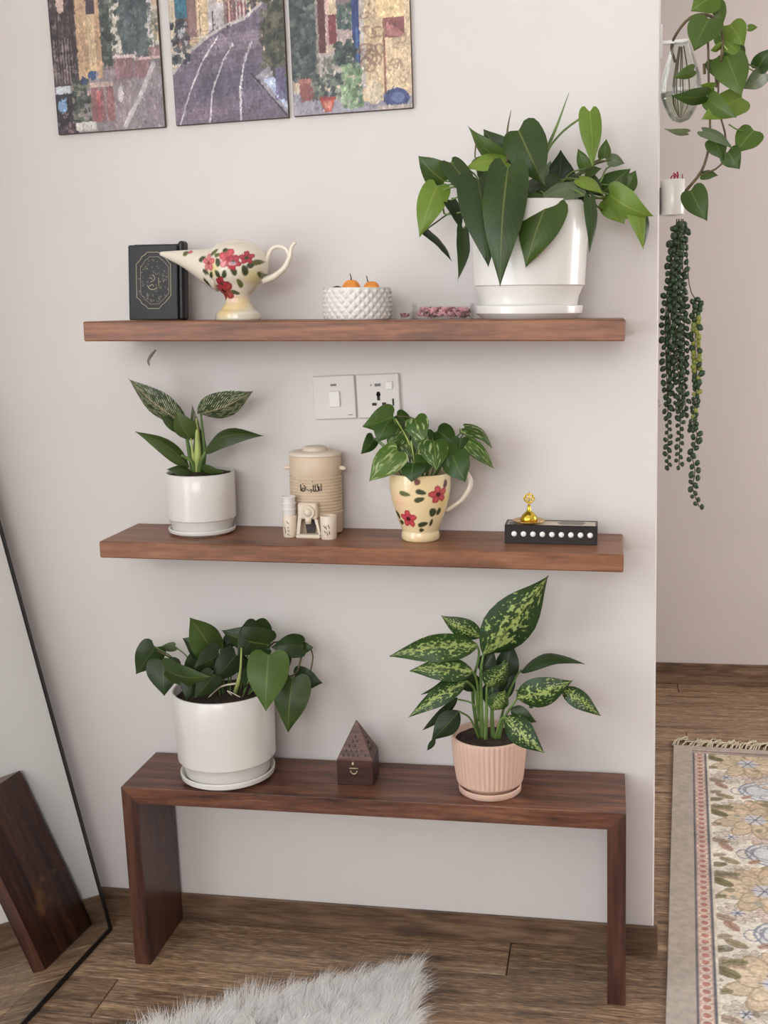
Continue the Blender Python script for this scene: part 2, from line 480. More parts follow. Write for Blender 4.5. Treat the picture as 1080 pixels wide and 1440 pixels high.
M_STEEL = plain('steel', (170, 168, 164), .3, metal=.8)
M_CHIP = plain('bare_plaster', (150, 144, 138), .9)
M_ROOT = plain('white_root', (214, 206, 184), .7)
M_MIRROR, _nt, _b = new_mat('mirror_silver')
_b.inputs['Base Color'].default_value = (.86, .88, .87, 1); _b.inputs['Metallic'].default_value = 1; _b.inputs['Roughness'].default_value = .0

# ------------------------------------------------------------------ the room
XL, XR, YF, YFAR, H = -.905, 3.0, -4.2, 1.69, 2.7
XW, TW = .571, .12             # end and thickness of the shelf wall
fl = structure(mesh_obj('floor', *box(XL-.1, XR+.1, YF-.1, YFAR+.1, -.06, -.012), M_JOINT, smooth=False))
PW = .123
plank_cache = {}
# planks that the photograph shows, each one its own piece
def plank(x0, x1, y0, y1, nm='floor_plank'):
    key = (round(x1-x0, 3), round(y1-y0, 3))
    if key not in plank_cache:
        g = .0009
        v, f = box(g, x1-x0-g, g, y1-y0-g, -.012, 0., .0016)
        o = mesh_obj(nm, v, f, M_FLOOR, fl, smooth=False); plank_cache[key] = o.data
    else:
        o = bpy.data.objects.new(nm, plank_cache[key]); C.objects.link(o); o.parent = fl
    o.location = (x0, y0, 0)
    return o
for k in range(-8, 14):
    yb, ye = k*PW, min((k+1)*PW, YFAR)
    if ye-yb < .01: continue
    x = XL+[-.5, -.8, -.28, -.025][k % 4]
    while x < XR:
        a, b_ = max(x, XL), min(x+1.21, XR)
        if b_-a > .03: plank(a, b_, yb, ye)
        x += 1.21
plank(XL, XR, YF, -PW*8)                       # behind the camera, out of view
wb = structure(mesh_obj('wall_back', *box(XL-.1, XW, 0, TW, 0, H, .003), M_WALL, smooth=False))
structure(mesh_obj('wall_far', *box(XL-.1, XR+.1, YFAR, YFAR+.1, 0, H), M_HALL, smooth=False))
# left wall with a window opening, front wall with a window opening, right wall
def wall_with_hole(name, axis, p0, p1, a0, a1, h0, h1, z0, z1):
    ps = []
    def bx(b0, b1, c0, c1):
        ps.append(box(p0, p1, b0, b1, c0, c1) if axis == 'x' else box(b0, b1, p0, p1, c0, c1))
    bx(a0, h0, 0, H); bx(h1, a1, 0, H); bx(h0, h1, 0, z0); bx(h0, h1, z1, H)
    return structure(mesh_obj(name, *joined(ps), M_WALL, smooth=False))
wall_with_hole('wall_left', 'x', XL-.12, XL, YF-.1, YFAR+.1, -2.5, -1.0, .4, 2.3)
wall_with_hole('wall_front', 'y', YF-.12, YF, XL-.1, XR+.1, -.85, 1.05, 1.35, 2.55)
wall_with_hole('wall_right', 'x', XR, XR+.12, YF-.1, YFAR+.1, .15, 1.35, .8, 2.2)  # opening added to let the hall fill light in
structure(mesh_obj('ceiling', *box(XL-.1, XR+.1, YF-.1, YFAR+.1, H, H+.1), M_CEIL, smooth=False))
def window(name, axis, p, h0, h1, z0, z1):
    t = .05
    def bx(b0, b1, c0, c1, q0, q1):
        return box(q0, q1, b0, b1, c0, c1) if axis == 'x' else box(b0, b1, q0, q1, c0, c1)
    mid = (h0+h1)/2
    fr = joined([bx(h0, h0+t, z0, z1, p-.02, p+.02), bx(h1-t, h1, z0, z1, p-.02, p+.02), bx(h0+t, h1-t, z0, z0+t, p-.02, p+.02),
                 bx(h0+t, h1-t, z1-t, z1, p-.02, p+.02), bx(mid-t/2, mid+t/2, z0+t, z1-t, p-.02, p+.02)])
    o = structure(mesh_obj(name, *fr, M_ROCK, smooth=False))
    for a, b_ in ((h0+t, mid-t/2), (mid+t/2, h1-t)):
        mesh_obj('pane', *bx(a, b_, z0+t, z1-t, p-.003, p+.003), M_CLEAR, o, smooth=False)
window('window_1', 'x', XL-.06, -2.5, -1.0, .4, 2.3)
window('window_2', 'y', YF-.06, -.85, 1.05, 1.35, 2.55)
window('hall_fill_window', 'x', XR+.06, .15, 1.35, .8, 2.2)  # unseen window added around the hall fill light
# baseboards in the floor's laminate
BH = .0585
structure(mesh_obj('baseboard_back', *joined([box(XL, XW+.008, -.008, 0, 0, BH, .0015), box(XW, XW+.008, 0, TW, 0, BH, .0015)]), M_BASE, smooth=False))
structure(mesh_obj('baseboard_far', *box(XW-.3, XR, YFAR-.009, YFAR, 0, .076, .0015), M_BASE, smooth=False))
# scar left in the plaster under the top shelf
a = at(214, 494, 0); b_ = at(208, 513, 0)
mesh_obj('plaster_chip', *joined([tube(spline([at(219, 492, -.001), at(212, 500, -.002), at(208, 508, -.001), at(210, 514, -.001)], 10), [.001, .003, .0022, .0012], 6)]), M_CHIP, wb)

# ------------------------------------------------------------------ shelves and bench
S1 = dict(xl=-.4677, xr=.5086, z=1.2851, t=.036, d=.22, r=-.0297)
S2 = dict(xl=-.4884, xr=.5069, z=.8752, t=.0325, d=.1856, r=-.0188)
def top(S, x): return S['z']+S['r']*(x-S['xr'])
def on(S, u, v):
    X = atz(u, v, S['z'])
    for i in range(20): X = atz(u, v, top(S, X[0]))
    return X
def make_shelf(S, mat, label, n):
    a = math.atan(-S['r'])
    o = mesh_obj('wall_shelf', *box(-(S['xr']-S['xl']), 0, -S['d'], 0, -S['t'], 0, .0022), mat, smooth=False)
    o.location = (S['xr'], 0, S['z']); o.rotation_euler = (0, a, 0)
    tag(o, label, 'shelf')
    return a
TILT1 = make_shelf(S1, M_SHELF, 'brown wooden floating shelf carrying the black book and floral lamp', 1)
TILT2 = make_shelf(S2, M_SHELF2, 'brown wooden floating shelf carrying the water dispenser and floral jug', 2)
BX0, BX1, BY0, BY1, BZ, BT = -.4822, .5121, -.1909, -.0105, .3903, .0344
bench = thing('bench', 'low dark stained wooden bench with mitred board legs on the floor', 'bench', ((BX0+BX1)/2, (BY0+BY1)/2, 0))
part('tabletop', prism([(BX0, BZ), (BX0+BT, BZ-BT), (BX1-BT, BZ-BT), (BX1, BZ)], 'y', BY0, BY1), M_BENCH, bench, False, True)
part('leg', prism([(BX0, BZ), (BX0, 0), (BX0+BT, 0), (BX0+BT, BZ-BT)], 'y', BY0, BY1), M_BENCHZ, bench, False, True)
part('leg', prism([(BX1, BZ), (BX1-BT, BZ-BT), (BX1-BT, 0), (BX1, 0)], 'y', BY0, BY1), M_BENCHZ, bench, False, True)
for o in bench.children:
    bv = o.modifiers.new('bevel', 'BEVEL'); bv.width = .0009; bv.segments = 2

# ------------------------------------------------------------------ leaning mirror
mo = np.array([-.587, -.076, 0.]); ang, lean = -.063, .196
me_ = np.array([math.sin(ang), -math.cos(ang), 0.]); mh = np.array([math.cos(ang), math.sin(ang), 0.])
mup = np.array([0, 0, 1.])*math.cos(lean)-mh*math.sin(lean)
mn = mh*math.cos(lean)+np.array([0, 0, 1.])*math.sin(lean)
MWID, MHGT, FR = .52, 1.58, .0085
mirror = thing('floor_mirror', 'tall floor mirror with thin black frame leaning by the bench', 'mirror', mo+me_*MWID/2)
def mbox(e0, e1, u0, u1, n0, n1):
    v, f = box(e0, e1, n0, n1, u0, u1)
    return [mo+me_*p[0]+mn*p[1]+mup*p[2]+np.array([0, 0, .002]) for p in v], f
part('frame', joined([mbox(0, FR, 0, MHGT, -.016, .002), mbox(MWID-FR, MWID, 0, MHGT, -.016, .002), mbox(FR, MWID-FR, 0, FR, -.016, .002), mbox(FR, MWID-FR, MHGT-FR, MHGT, -.016, .002)]), M_BLACK, mirror, False, True)
part('mirror_glass', mbox(FR, MWID-FR, FR, MHGT-FR, -.008, 0), M_MIRROR, mirror, False, True)
part('back_panel', mbox(FR, MWID-FR, FR, MHGT-FR, -.015, -.009), M_BLACK, mirror, False, True)

# ------------------------------------------------------------------ picture panels (flat printed street scene)
class Canvas:
    """small painter: x to the right, y up, in picture units"""
    def __init__(s, w, h, res, base):
        s.w, s.h, s.res = w, h, res
        s.nx, s.ny = int(w*res)+1, int(h*res)+1
        s.X, s.Y = np.meshgrid(np.arange(s.nx)/res, np.arange(s.ny)/res)
        s.im = np.zeros((s.ny, s.nx, 3))+np.array(base, float)
        s.rg = np.random.default_rng(11)
        s.fade = (1., 0.)
    def noise(s, sx, sy=None):
        sy = sy or sx
        gx, gy = int(s.w/sx)+3, int(s.h/sy)+3
        g = s.rg.random((gy, gx)); fx, fy = s.X/sx, s.Y/sy
        i, j = fx.astype(int), fy.astype(int); a, b = fx-i, fy-j
        return (g[j, i]*(1-a)+g[j, i+1]*a)*(1-b)+(g[j+1, i]*(1-a)+g[j+1, i+1]*a)*b
    def put(s, mask, c, al=1.):
        k = (mask.astype(float)*al)[..., None]; s.im = s.im*(1-k)+np.array(c, float)*k
    def poly(s, pts, c, al=1., rag=0., clip=None):
        X, Y = s.X, s.Y
        if rag: X = X+(s.noise(3)-.5)*2*rag; Y = Y+(s.noise(3)-.5)*2*rag
        ins = np.zeros(X.shape, bool); n = len(pts)
        for i in range(n):
            (x0, y0), (x1, y1) = pts[i], pts[(i+1) % n]
            if y0 == y1: continue
            c_ = ((y0 > Y) != (y1 > Y)) & (X < (x1-x0)*(Y-y0)/(y1-y0)+x0)
            ins ^= c_
        s.put(ins, c, al); return ins
    def rect(s, x0, x1, y0, y1, c, al=1., rag=0.):
        return s.poly([(x0, y0), (x1, y0), (x1, y1), (x0, y1)], c, al, rag)
    def window(s, x0, x1, y0, y1):
        i0, i1 = max(0, int(x0*s.res)-1), min(s.nx, int(x1*s.res)+3)
        j0, j1 = max(0, int(y0*s.res)-1), min(s.ny, int(y1*s.res)+3)
        return (slice(j0, max(j0, j1)), slice(i0, max(i0, i1)))
    def blend(s, w_, mask, c, al):
        k = (mask.astype(float)*al)[..., None]; s.im[w_] = s.im[w_]*(1-k)+np.array(c, float)*k
    def ell(s, x, y, rx, ry, c, al=1., rot=0., ring=None):
        m_ = max(rx, ry); w_ = s.window(x-m_, x+m_, y-m_, y+m_)
        dx, dy = s.X[w_]-x, s.Y[w_]-y
        a = dx*math.cos(rot)+dy*math.sin(rot); b = -dx*math.sin(rot)+dy*math.cos(rot)
        d = (a/rx)**2+(b/ry)**2
        k = d < 1
        if ring: k &= d > ring**2
        s.blend(w_, k, c, al)
    def line(s, pts, wd, c, al=1.):
        for (x0, y0), (x1, y1) in zip(pts[:-1], pts[1:]):
            L2 = (x1-x0)**2+(y1-y0)**2+1e-9
            w_ = s.window(min(x0, x1)-wd-2, max(x0, x1)+wd+2, min(y0, y1)-wd-2, max(y0, y1)+wd+2)
            X, Y = s.X[w_], s.Y[w_]
            t = np.clip(((X-x0)*(x1-x0)+(Y-y0)*(y1-y0))/L2, 0, 1)
            d = np.hypot(X-x0-t*(x1-x0), Y-y0-t*(y1-y0))
            s.blend(w_, np.clip((wd/2+.4-d)/.8, 0, 1), c, al)
    def dabs(s, n, lo=.8, hi=1.22):
        for i in range(n):
            x, y = s.rg.uniform(0, s.w), s.rg.uniform(0, s.h)
            c = s.im[min(s.ny-1, int(y*s.res)), min(s.nx-1, int(x*s.res))]*s.rg.uniform(lo, hi)
            s.ell(x, y, s.rg.uniform(.6, 1.6), s.rg.uniform(.8, 3.2), c, .8, s.rg.normal(0, .35))
    def grain(s, amt, sx=2., sy=2.):
        s.im = s.im*(1+amt*(s.noise(sx, sy)-.5)[..., None]*2)
    def foliage(s, x0, x1, y0, y1, cs, n, r):
        for i in range(n):
            x, y_ = s.rg.uniform(x0, x1), s.rg.uniform(y0, y1)
            s.ell(x, y_, r*s.rg.uniform(.5, 1.2), r*s.rg.uniform(.5, 1.2), cs[s.rg.integers(len(cs))], .75)
    def grid(s, sx, sy):
        """front face vertices (x,z), quads and colours"""
        V = np.stack([s.X.ravel()*sx, s.Y.ravel()*sy], 1)
        i = np.arange(s.ny*s.nx).reshape(s.ny, s.nx)
        F = np.stack([i[:-1, :-1], i[:-1, 1:], i[1:, 1:], i[1:, :-1]], -1).reshape(-1, 4)
        return V, F, np.clip(s.im*s.fade[0]+s.fade[1], 0, 255).reshape(-1, 3)

PHT = 300           # panel height in picture units (about a pixel of the photograph each)
def street_1():
    c = Canvas(150, PHT, 1.3, (120, 108, 110))
    c.rect(0, 150, 0, 75, (146, 132, 138))
    c.rect(0, 36, 60, PHT, (76, 62, 66)); c.rect(36, 52, 66, PHT, (204, 164, 122)); c.rect(52, 62, 75, PHT, (222, 190, 142)); c.rect(62, 70, 66, PHT, (196, 154, 116))
    c.rect(52, 64, 145, PHT, (70, 58, 72)); c.rect(70, 84, 80, PHT, (66, 74, 70)); c.rect(84, 100, 95, PHT, (206, 198, 184)); c.rect(98, 136, 85, PHT, (72, 84, 88))
    c.rect(136, 143, 85, PHT, (206, 200, 200)); c.rect(143, 150, 105, PHT, (208, 178, 140))
    c.foliage(0, 34, 70, PHT, [(60, 48, 54), (100, 86, 88), (150, 130, 126), (44, 40, 46)], 190, 4)
    for k in range(9):
        x = c.rg.uniform(2, 34); c.line([(x, 80), (x+c.rg.uniform(-10, 10), 150), (x+c.rg.uniform(-8, 8), PHT)], 2, (58, 44, 48), .9)
    c.ell(16, 165, 6, 16, (196, 166, 156))
    c.foliage(70, 98, 80, PHT, [(56, 68, 62), (80, 92, 82), (42, 52, 52), (120, 124, 112)], 130, 4)
    c.foliage(98, 136, 85, PHT, [(62, 78, 84), (84, 96, 98), (58, 70, 76), (96, 108, 106)], 150, 5)
    c.foliage(134, 148, 85, 150, [(200, 196, 186), (120, 126, 110), (90, 100, 88)], 40, 3)
    for y_ in (115, 98, 84): c.rect(2, 30, y_, y_+4, (44, 34, 40), .9)
    for x in range(3, 30, 4): c.rect(x, x+1.2, 62, 118, (190, 170, 170), .5)
    c.rect(2, 22, 50, 60, (196, 204, 214)); c.rect(0, 30, 0, 50, (50, 46, 54)); c.ell(9, 34, 7, 9, (124, 166, 214)); c.foliage(0, 26, 0, 28, [(90, 66, 72), (150, 120, 124), (44, 38, 44)], 40, 3)
    c.foliage(24, 50, 12, 66, [(62, 76, 66), (90, 102, 84), (48, 54, 52), (130, 132, 110)], 80, 3.5)
    c.ell(42, 64, 4, 5, (50, 62, 104)); c.ell(54, 70, 6, 6, (52, 80, 128))
    c.rect(26, 55, 2, 13, (206, 204, 196), 1, .6)
    for x0, x1, y0, y1 in ((50, 82, 55, 61), (46, 70, 46, 51)): c.rect(x0, x1, y0, y1, (206, 172, 160))
    for x0, x1 in ((50, 60), (62, 69), (72, 82)): c.rect(x0, x1, 12, 55, (154, 92, 92), .85, .8)
    c.rect(60, 63, 12, 50, (198, 90, 92))
    for x0, x1, y0, y1 in ((86, 112, 62, 90), (114, 134, 62, 86), (134, 150, 88, 98)): c.rect(x0, x1, y0, y1, (146, 100, 106), .8, 1.)
    c.rect(84, 116, 88, 92, (214, 190, 186)); c.rect(114, 150, 84, 87, (206, 170, 168))
    c.line([(96, 5), (122, 45), (140, 78)], 6, (206, 198, 200), .8); c.ell(92, 44, 4, 10, (214, 204, 204), .8)
    c.rect(120, 150, 0, 40, (128, 114, 126), .5, 3.)
    c.dabs(3600); c.grain(.1, 1.1, 1.6); c.grain(.1, 4, 7); c.grain(.1, 15, 15); return c
def street_2():
    c = Canvas(158, PHT, 1.3, (206, 186, 160))
    cols = [(206, 190, 160), (120, 84, 82), (214, 180, 140), (226, 206, 176), (190, 170, 168), (206, 188, 160), (150, 130, 120), (210, 176, 150), (130, 110, 106), (196, 178, 170), (206, 186, 176)]
    x = 0; k = 0
    for wd in (8, 18, 14, 16, 12, 8, 5, 7, 5, 8, 5, 7, 9, 8, 6, 8, 14):
        c.rect(x, x+wd, 100, PHT, cols[k % len(cols)], 1, .5); x += wd; k += 1
    c.rect(9, 25, 135, PHT, (44, 104, 130)); c.rect(26, 38, 110, PHT, (140, 104, 100)); c.rect(40, 54, 112, PHT, (222, 190, 146)); c.rect(42, 43, 112, PHT, (90, 60, 60))
    c.rect(54, 76, 112, 150, (206, 196, 198)); c.rect(60, 61.5, 112, 140, (70, 60, 70))
    for x0 in range(80, 108, 5): c.rect(x0, x0+2.5, 118, 150, (130, 66, 76), .9, .7)
    for x0 in range(70, 120, 6): c.rect(x0, x0+2., 150, PHT, (120, 92, 90), .7, .5)
    c.foliage(108, 135, 122, 160, [(60, 66, 64), (90, 92, 90), (50, 52, 60)], 70, 3)
    c.poly([(0, 0), (158, 0), (158, 14), (130, 55), (126, 115), (140, 145), (132, 148), (100, 128), (60, 118), (25, 92), (0, 68)], (108, 96, 116))
    c.poly([(60, 110), (126, 112), (124, 90), (40, 84)], (146, 128, 142), .7, 5.); c.poly([(40, 60), (120, 70), (120, 40), (30, 30)], (86, 80, 104), .6, 6.); c.rect(0, 80, 4, 22, (134, 110, 122), .5, 5.)
    for y_ in range(2, 118, 5): c.line([(0, y_+3*math.sin(y_)), (60, y_), (140, y_+2)], 1.2, (76, 68, 90), .35)
    c.line([(0, 66), (20, 88), (50, 108), (75, 120), (105, 128), (130, 146)], 4, (206, 196, 190), .85)
    c.line([(6, 0), (22, 40), (42, 78), (66, 108)], 1.8, (214, 206, 210)); c.line([(48, 0), (54, 40), (72, 78), (88, 100)], 2, (206, 200, 206)); c.line([(92, 0), (93, 40), (100, 72), (112, 98)], 2.4, (210, 204, 210))
    c.poly([(126, 118), (158, 160), (158, 20), (134, 62)], (70, 72, 62)); c.foliage(126, 158, 62, 165, [(66, 70, 56), (88, 90, 70), (50, 54, 48), (104, 104, 82)], 150, 4)
    c.poly([(112, 52), (134, 66), (158, 20), (158, 0)], (150, 146, 158)); c.poly([(126, 50), (140, 52), (158, 14), (158, 8)], (176, 192, 224)); c.rect(142, 158, 22, 64, (92, 84, 128), .8, 3.); c.line([(110, 58), (128, 36), (156, 3)], 2, (54, 48, 60))
    c.foliage(0, 24, 78, 132, [(52, 56, 66), (80, 86, 90), (180, 182, 184), (36, 40, 50)], 90, 3.5)
    c.dabs(3600); c.grain(.1, 1.1, 1.6); c.grain(.1, 4, 7); c.grain(.1, 15, 15); return c
def street_3():
    c = Canvas(168, PHT, 1.3, (196, 176, 150))
    c.rect(0, 168, 0, 30, (150, 146, 160)); c.rect(0, 36, 48, PHT, (66, 78, 78)); c.rect(36, 48, 36, PHT, (150, 138, 132))
    c.foliage(0, 36, 45, PHT, [(58, 70, 70), (84, 96, 92), (46, 56, 60), (110, 118, 108)], 220, 4)
    c.rect(10, 34, 18, 46, (142, 78, 76), 1, 1.); c.rect(8, 38, 42, 48, (164, 100, 94))
    c.rect(40, 50, 80, PHT, (94, 52, 56)); c.rect(51, 54, 88, PHT, (206, 160, 158)); c.rect(54, 65, 90, 128, (132, 60, 66)); c.rect(54, 66, 128, PHT, (222, 196, 158)); c.rect(66, 86, 90, 145, (186, 160, 158)); c.rect(66, 90, 135, PHT, (120, 104, 104))
    c.rect(40, 70, 40, 80, (178, 164, 156)); c.foliage(67, 88, 110, 140, [(66, 92, 86), (92, 116, 104), (52, 72, 72)], 60, 3.5)
    c.rect(87, 97, 56, PHT, (44, 64, 128)); c.rect(92, 95, 60, 110, (60, 110, 176), .8); c.foliage(62, 92, 62, 92, [(50, 68, 66), (74, 94, 84), (38, 52, 56)], 110, 3.5)
    c.rect(98, 132, 12, PHT, (214, 184, 142)); c.rect(98, 104, 30, PHT, (186, 176, 170)); c.rect(130, 133, 20, PHT, (146, 92, 76)); c.rect(133, 168, 16, PHT, (222, 192, 150)); c.rect(133, 160, 92, 118, (148, 84, 84)); c.poly([(136, 112), (160, 96), (158, 92), (134, 96)], (196, 120, 116)); c.rect(122, 160, 118, 142, (236, 202, 142))
    for k in range(16):
        x, y_ = c.rg.uniform(100, 130), c.rg.uniform(40, 190); c.ell(x, y_, c.rg.uniform(4, 8), c.rg.uniform(6, 12), (150, 116, 92), .75, c.rg.uniform(0, 3), ring=.66)
    for k in range(12):
        x, y_ = c.rg.uniform(136, 162), c.rg.uniform(30, 90); c.ell(x, y_, c.rg.uniform(3, 7), c.rg.uniform(3, 9), (176, 144, 112), .7, c.rg.uniform(0, 3), ring=.66)
    c.ell(115, 24, 12, 16, (220, 200, 166)); c.foliage(28, 76, 18, 50, [(66, 84, 82), (96, 112, 98), (48, 58, 66), (130, 140, 120)], 130, 3.5)
    c.foliage(44, 60, 45, 72, [(120, 126, 110), (88, 100, 90)], 40, 3)
    c.foliage(70, 98, 6, 62, [(110, 146, 104), (142, 172, 124), (84, 114, 84), (166, 190, 140)], 170, 3.5)
    c.poly([(38, 20), (60, 21), (55, 3), (43, 2)], (206, 84, 72)); c.ell(49, 11, 6, 6, (228, 140, 116), .8); c.rect(37, 61, 18, 22, (170, 60, 58))
    c.ell(146, 14, 18, 13, (58, 70, 124)); c.ell(148, 15, 9, 7, (100, 120, 176), .8); c.rect(120, 168, 0, 5, (176, 160, 150))
    c.dabs(3600); c.grain(.1, 1.1, 1.6); c.grain(.1, 4, 7); c.grain(.1, 15, 15); return c
def picture(xl, xr, zb, cv, label):
    sc = (xr-xl)/cv.w; th = .008
    g = cv.im.mean(2, keepdims=True); cv.im = cv.im*.8+g*.2; cv.fade = (.9, 20)
    W_, H_ = xr-xl, (cv.ny-1)/cv.res*sc
    root = thing('picture_panel', label, 'picture', ((xl+xr)/2, -.001, zb), group='street scene picture panels')
    part('panel', box(-W_/2, W_/2, -th, 0, 0, H_, .0008), plain('panel_edge', (88, 72, 62), .7), root, False)
    V, F, col = cv.grid(1, 1)
    V3 = np.stack([V[:, 0]/V[:, 0].max()*(W_-.0016)-W_/2+.0008, np.full(len(V), -th-.0004), V[:, 1]/V[:, 1].max()*(H_-.0016)+.0008], 1)
    mesh_obj('printed_face', V3, F, M_PRINT, root, False, col=col)
picture(-.590, -.3645, 1.6805, street_1(), 'picture panel of red cafe tables beside vine covered walls')
picture(-.3424, -.1151, 1.6815, street_2(), 'picture panel of a curving purple cobbled street')
picture(-.1052, .1244, 1.6825, street_3(), 'picture panel of potted plants and a blue door')

# ------------------------------------------------------------------ switch and socket plates
def plate(u, v, rot, label, name, cat):
    p = at(u, v, 0)
    root = thing(name, label, cat, (p[0], 0, p[2])); root.rotation_euler = (0, -rot, 0)
    part('plate', box(-.043, .043, -.008, 0, -.043, .043, .002), M_PLATE, root, False)
    return root
sw = plate(471.2, 558.5, .0181, 'white wall switch plate with a single rocker above the dispenser', 'light_switch', 'switch')
part('rocker', box(-.009, .012, -.0125, -.0075, -.019, .013, .0012), M_ROCK, sw, False)
part('indicator', box(-.006, .006, -.0088, -.0079, .0225, .0265), M_GREY, sw, False)
part('brand_mark', box(.026, .036, -.0083, -.0079, -.036, -.0345), M_GREY, sw, False)
so = plate(533.0, 556.5, .0181, 'white wall socket plate behind the pothos in the floral jug', 'wall_socket', 'socket')
part('rocker', box(.017, .03, -.0115, -.0075, .012, .028, .0012), M_ROCK, so, False)
part('indicator', box(-.006, .006, -.0088, -.0079, .019, .0245), M_GREY, so, False)
part('indicator_lamp', box(-.0145, -.0125, -.0088, -.0079, .02, .0235), M_GREY, so, False)
for x0, x1, z0, z1 in ((-.0025, .0035, -.0085, .0085), (-.013, -.004, -.0185, -.013), (.007, .015, -.0185, -.013), (.0275, .031, -.02, -.006), (-.003, .003, -.034, -.028)):
    part('pin_hole', box(x0, x1, -.0085, -.0079, z0, z1), M_SLOT, so, False)
part('pin_hole', lathe([(0, 0), (.0045, 0), (.0045, .0006), (0, .0006)], 12), M_SLOT, so, False).matrix_local = Matrix.Translation((.0005, -.0079, .003)) @ Matrix.Rotation(R_(90), 4, 'X')

# ------------------------------------------------------------------ leaves, stems and pots
# half outlines: (where the row leaves the midrib, margin along, margin half width), in leaf lengths / widths
HEART = [(0, -.10, .20), (.03, -.095, .33), (.07, -.04, .435), (.12, .05, .49), (.19, .16, .505), (.28, .28, .505), (.39, .40, .475), (.51, .525, .41), (.63, .645, .32), (.75, .765, .21), (.86, .872, .11), (.945, .95, .04), (1, 1, .002)]
LANCE = [(0, 0, .03), (.04, .045, .16), (.10, .11, .29), (.19, .20, .41), (.29, .30, .48), (.39, .40, .5), (.50, .51, .475), (.61, .62, .40), (.71, .72, .305), (.81, .815, .195), (.89, .895, .105), (.955, .957, .035), (1, 1, .002)]
def leaf(root, mat, ub, vb, ut, vt, wpx, yb, yt, phi=0., bend=.12, kind='heart', cup=.10, wave=.03, name='leaf'):
    """one leaf blade from its base to its tip; both ends are given by where they stand (pixel + depth y)"""
    B, T = at(ub, vb, yb), at(ut, vt, yt)
    wd = wpx*mpp((B+T)/2)*(1.12 if kind == 'heart' else 1.1)
    a = T-B; L = np.linalg.norm(a); a = a/L
    view = (B+T)/2-CAM; view /= np.linalg.norm(view)
    n = -view+a*(view@a); n /= np.linalg.norm(n)+1e-9
    s = np.cross(n, a)
    ph = R_(phi); n, s = n*math.cos(ph)+s*math.sin(ph), s*math.cos(ph)-n*math.sin(ph)
    rows = HEART if kind == 'heart' else LANCE
    nu, nv = 9, len(rows)
    V, UV = [], []
    p1, p2 = random.uniform(0, 6), random.uniform(0, 6)
    for tm, te, we in rows:
        for j in range(nu):
            q = -1+2*j/(nu-1); aq = abs(q)
            tt = tm+(te-tm)*aq**1.2; tc = min(max(tt, 0), 1)
            h = bend*L*math.sin(math.pi*tc)-cup*wd*aq**1.6*math.sin(math.pi*min(1, tc*.8+.2))+wave*wd*math.sin(7*tt+p1+q*1.5)*aq+.4*wave*wd*math.sin(16*tt+p2+q)*aq
            V.append(B+a*(tt*L)+s*(q*we*wd)+n*h)
            UV.append((.5+.5*q, tc))
    F = []
    for i in range(nv-1):
        for j in range(nu-1):
            k = i*nu+j; F.append((k, k+nu, k+nu+1, k+1))
    V = np.array(V)
    V[:, 1] = np.minimum(V[:, 1], YLIM[0])
    return mesh_obj(name, to_local(root, V), F, mat, root, True, uv=UV), B
YLIM = [-.004]
def stem(root, P, r=.0018, mat=None, n=6, name='stem', k=14):
    P = [np.asarray(p, float) for p in P]
    return part(name, tube(spline(P, k), r, n), mat or M_STEM, root, True, True)
def petiole(root, B, base, lift=.03, r=.0015, mat=None):
    base = np.asarray(base, float); mid = (np.asarray(B)+base)/2
    mid = mid+np.array([0, 0, lift])
    return stem(root, [base, mid, B], r, mat, 5, k=10)
def soil(root, r, z, name='soil'):
    rg = random.Random(3)
    prof = [(0, z+.006), (r*.35, z+.005), (r*.7, z+.003), (r, z-.001)]
    v, f = lathe(prof[::-1], 28)
    v = [(x, y_, zz+rg.uniform(-.0025, .0025)) for x, y_, zz in v]
    return part(name, (v, f), M_SOIL, root)
def white_pot(root, r_top, r_body, r_neck, z_rim, z_step, z_neck, r_sau, h_sau):
    """smooth cylinder that steps in to a narrow foot, standing in its saucer"""
    p = [(0, z_neck*.35+.002), (r_neck*.96, z_neck*.35+.002), (r_neck, z_neck*.35+.004), (r_neck*1.02, z_neck), (r_neck*1.05, z_neck+(z_step-z_neck)*.5), (r_body-.003, z_step), (r_body-.003, z_step), (r_body, z_step+.002), (r_body, z_step+.002),
         (r_body+(r_top-r_body)*.5, (z_step+z_rim)/2), (r_top, z_rim-.002), (r_top-.0015, z_rim), (r_top-.004, z_rim), (r_top-.005, z_rim-.003), (r_top-.006, z_rim-.03), (0, z_rim-.032)]
    part('pot', lathe(p, 72), M_POT, root)
    q = [(0, 0), (r_sau*.84, 0), (r_sau*.86, .001), (r_sau*.86, .001), (r_sau-.001, h_sau*.45), (r_sau-.001, h_sau*.45), (r_sau, h_sau-.002), (r_sau, h_sau), (r_sau-.002, h_sau+.001), (r_sau-.005, h_sau-.001), (r_sau*.86, .004), (0, .004)]
    part('saucer', lathe(q, 72), M_POT, root)

def Z(zx, zy, reg, fac):
    return reg[0]+zx/fac, reg[1]+zy/fac

def plant_leaves(root, reg, fac, y0, rows, soilz, rsoil, kind='heart', pet=.0015, petmat=None, lift=.02, cup=.10, wave=.03):
    for r in rows:
        mat, bx, by, tx, ty, wz, db, dt = r[:8]
        phi = r[8] if len(r) > 8 else 0; bend = r[9] if len(r) > 9 else .1
        haspet = r[10] if len(r) > 10 else True
        ub, vb = Z(bx, by, reg, fac); ut, vt = Z(tx, ty, reg, fac)
        lf, B = leaf(root, mat, ub, vb, ut, vt, wz/fac, y0+db, y0+dt, phi, bend, kind, cup, wave)
        if haspet:
            c = np.array(root.location); d = np.array([B[0]-c[0], B[1]-c[1]]); L = np.linalg.norm(d)+1e-6
            k = min(rsoil*.55, L*.4)/L
            base = np.array([c[0]+d[0]*k, c[1]+d[1]*k, soilz])
            petiole(root, B, base, lift, pet, petmat)

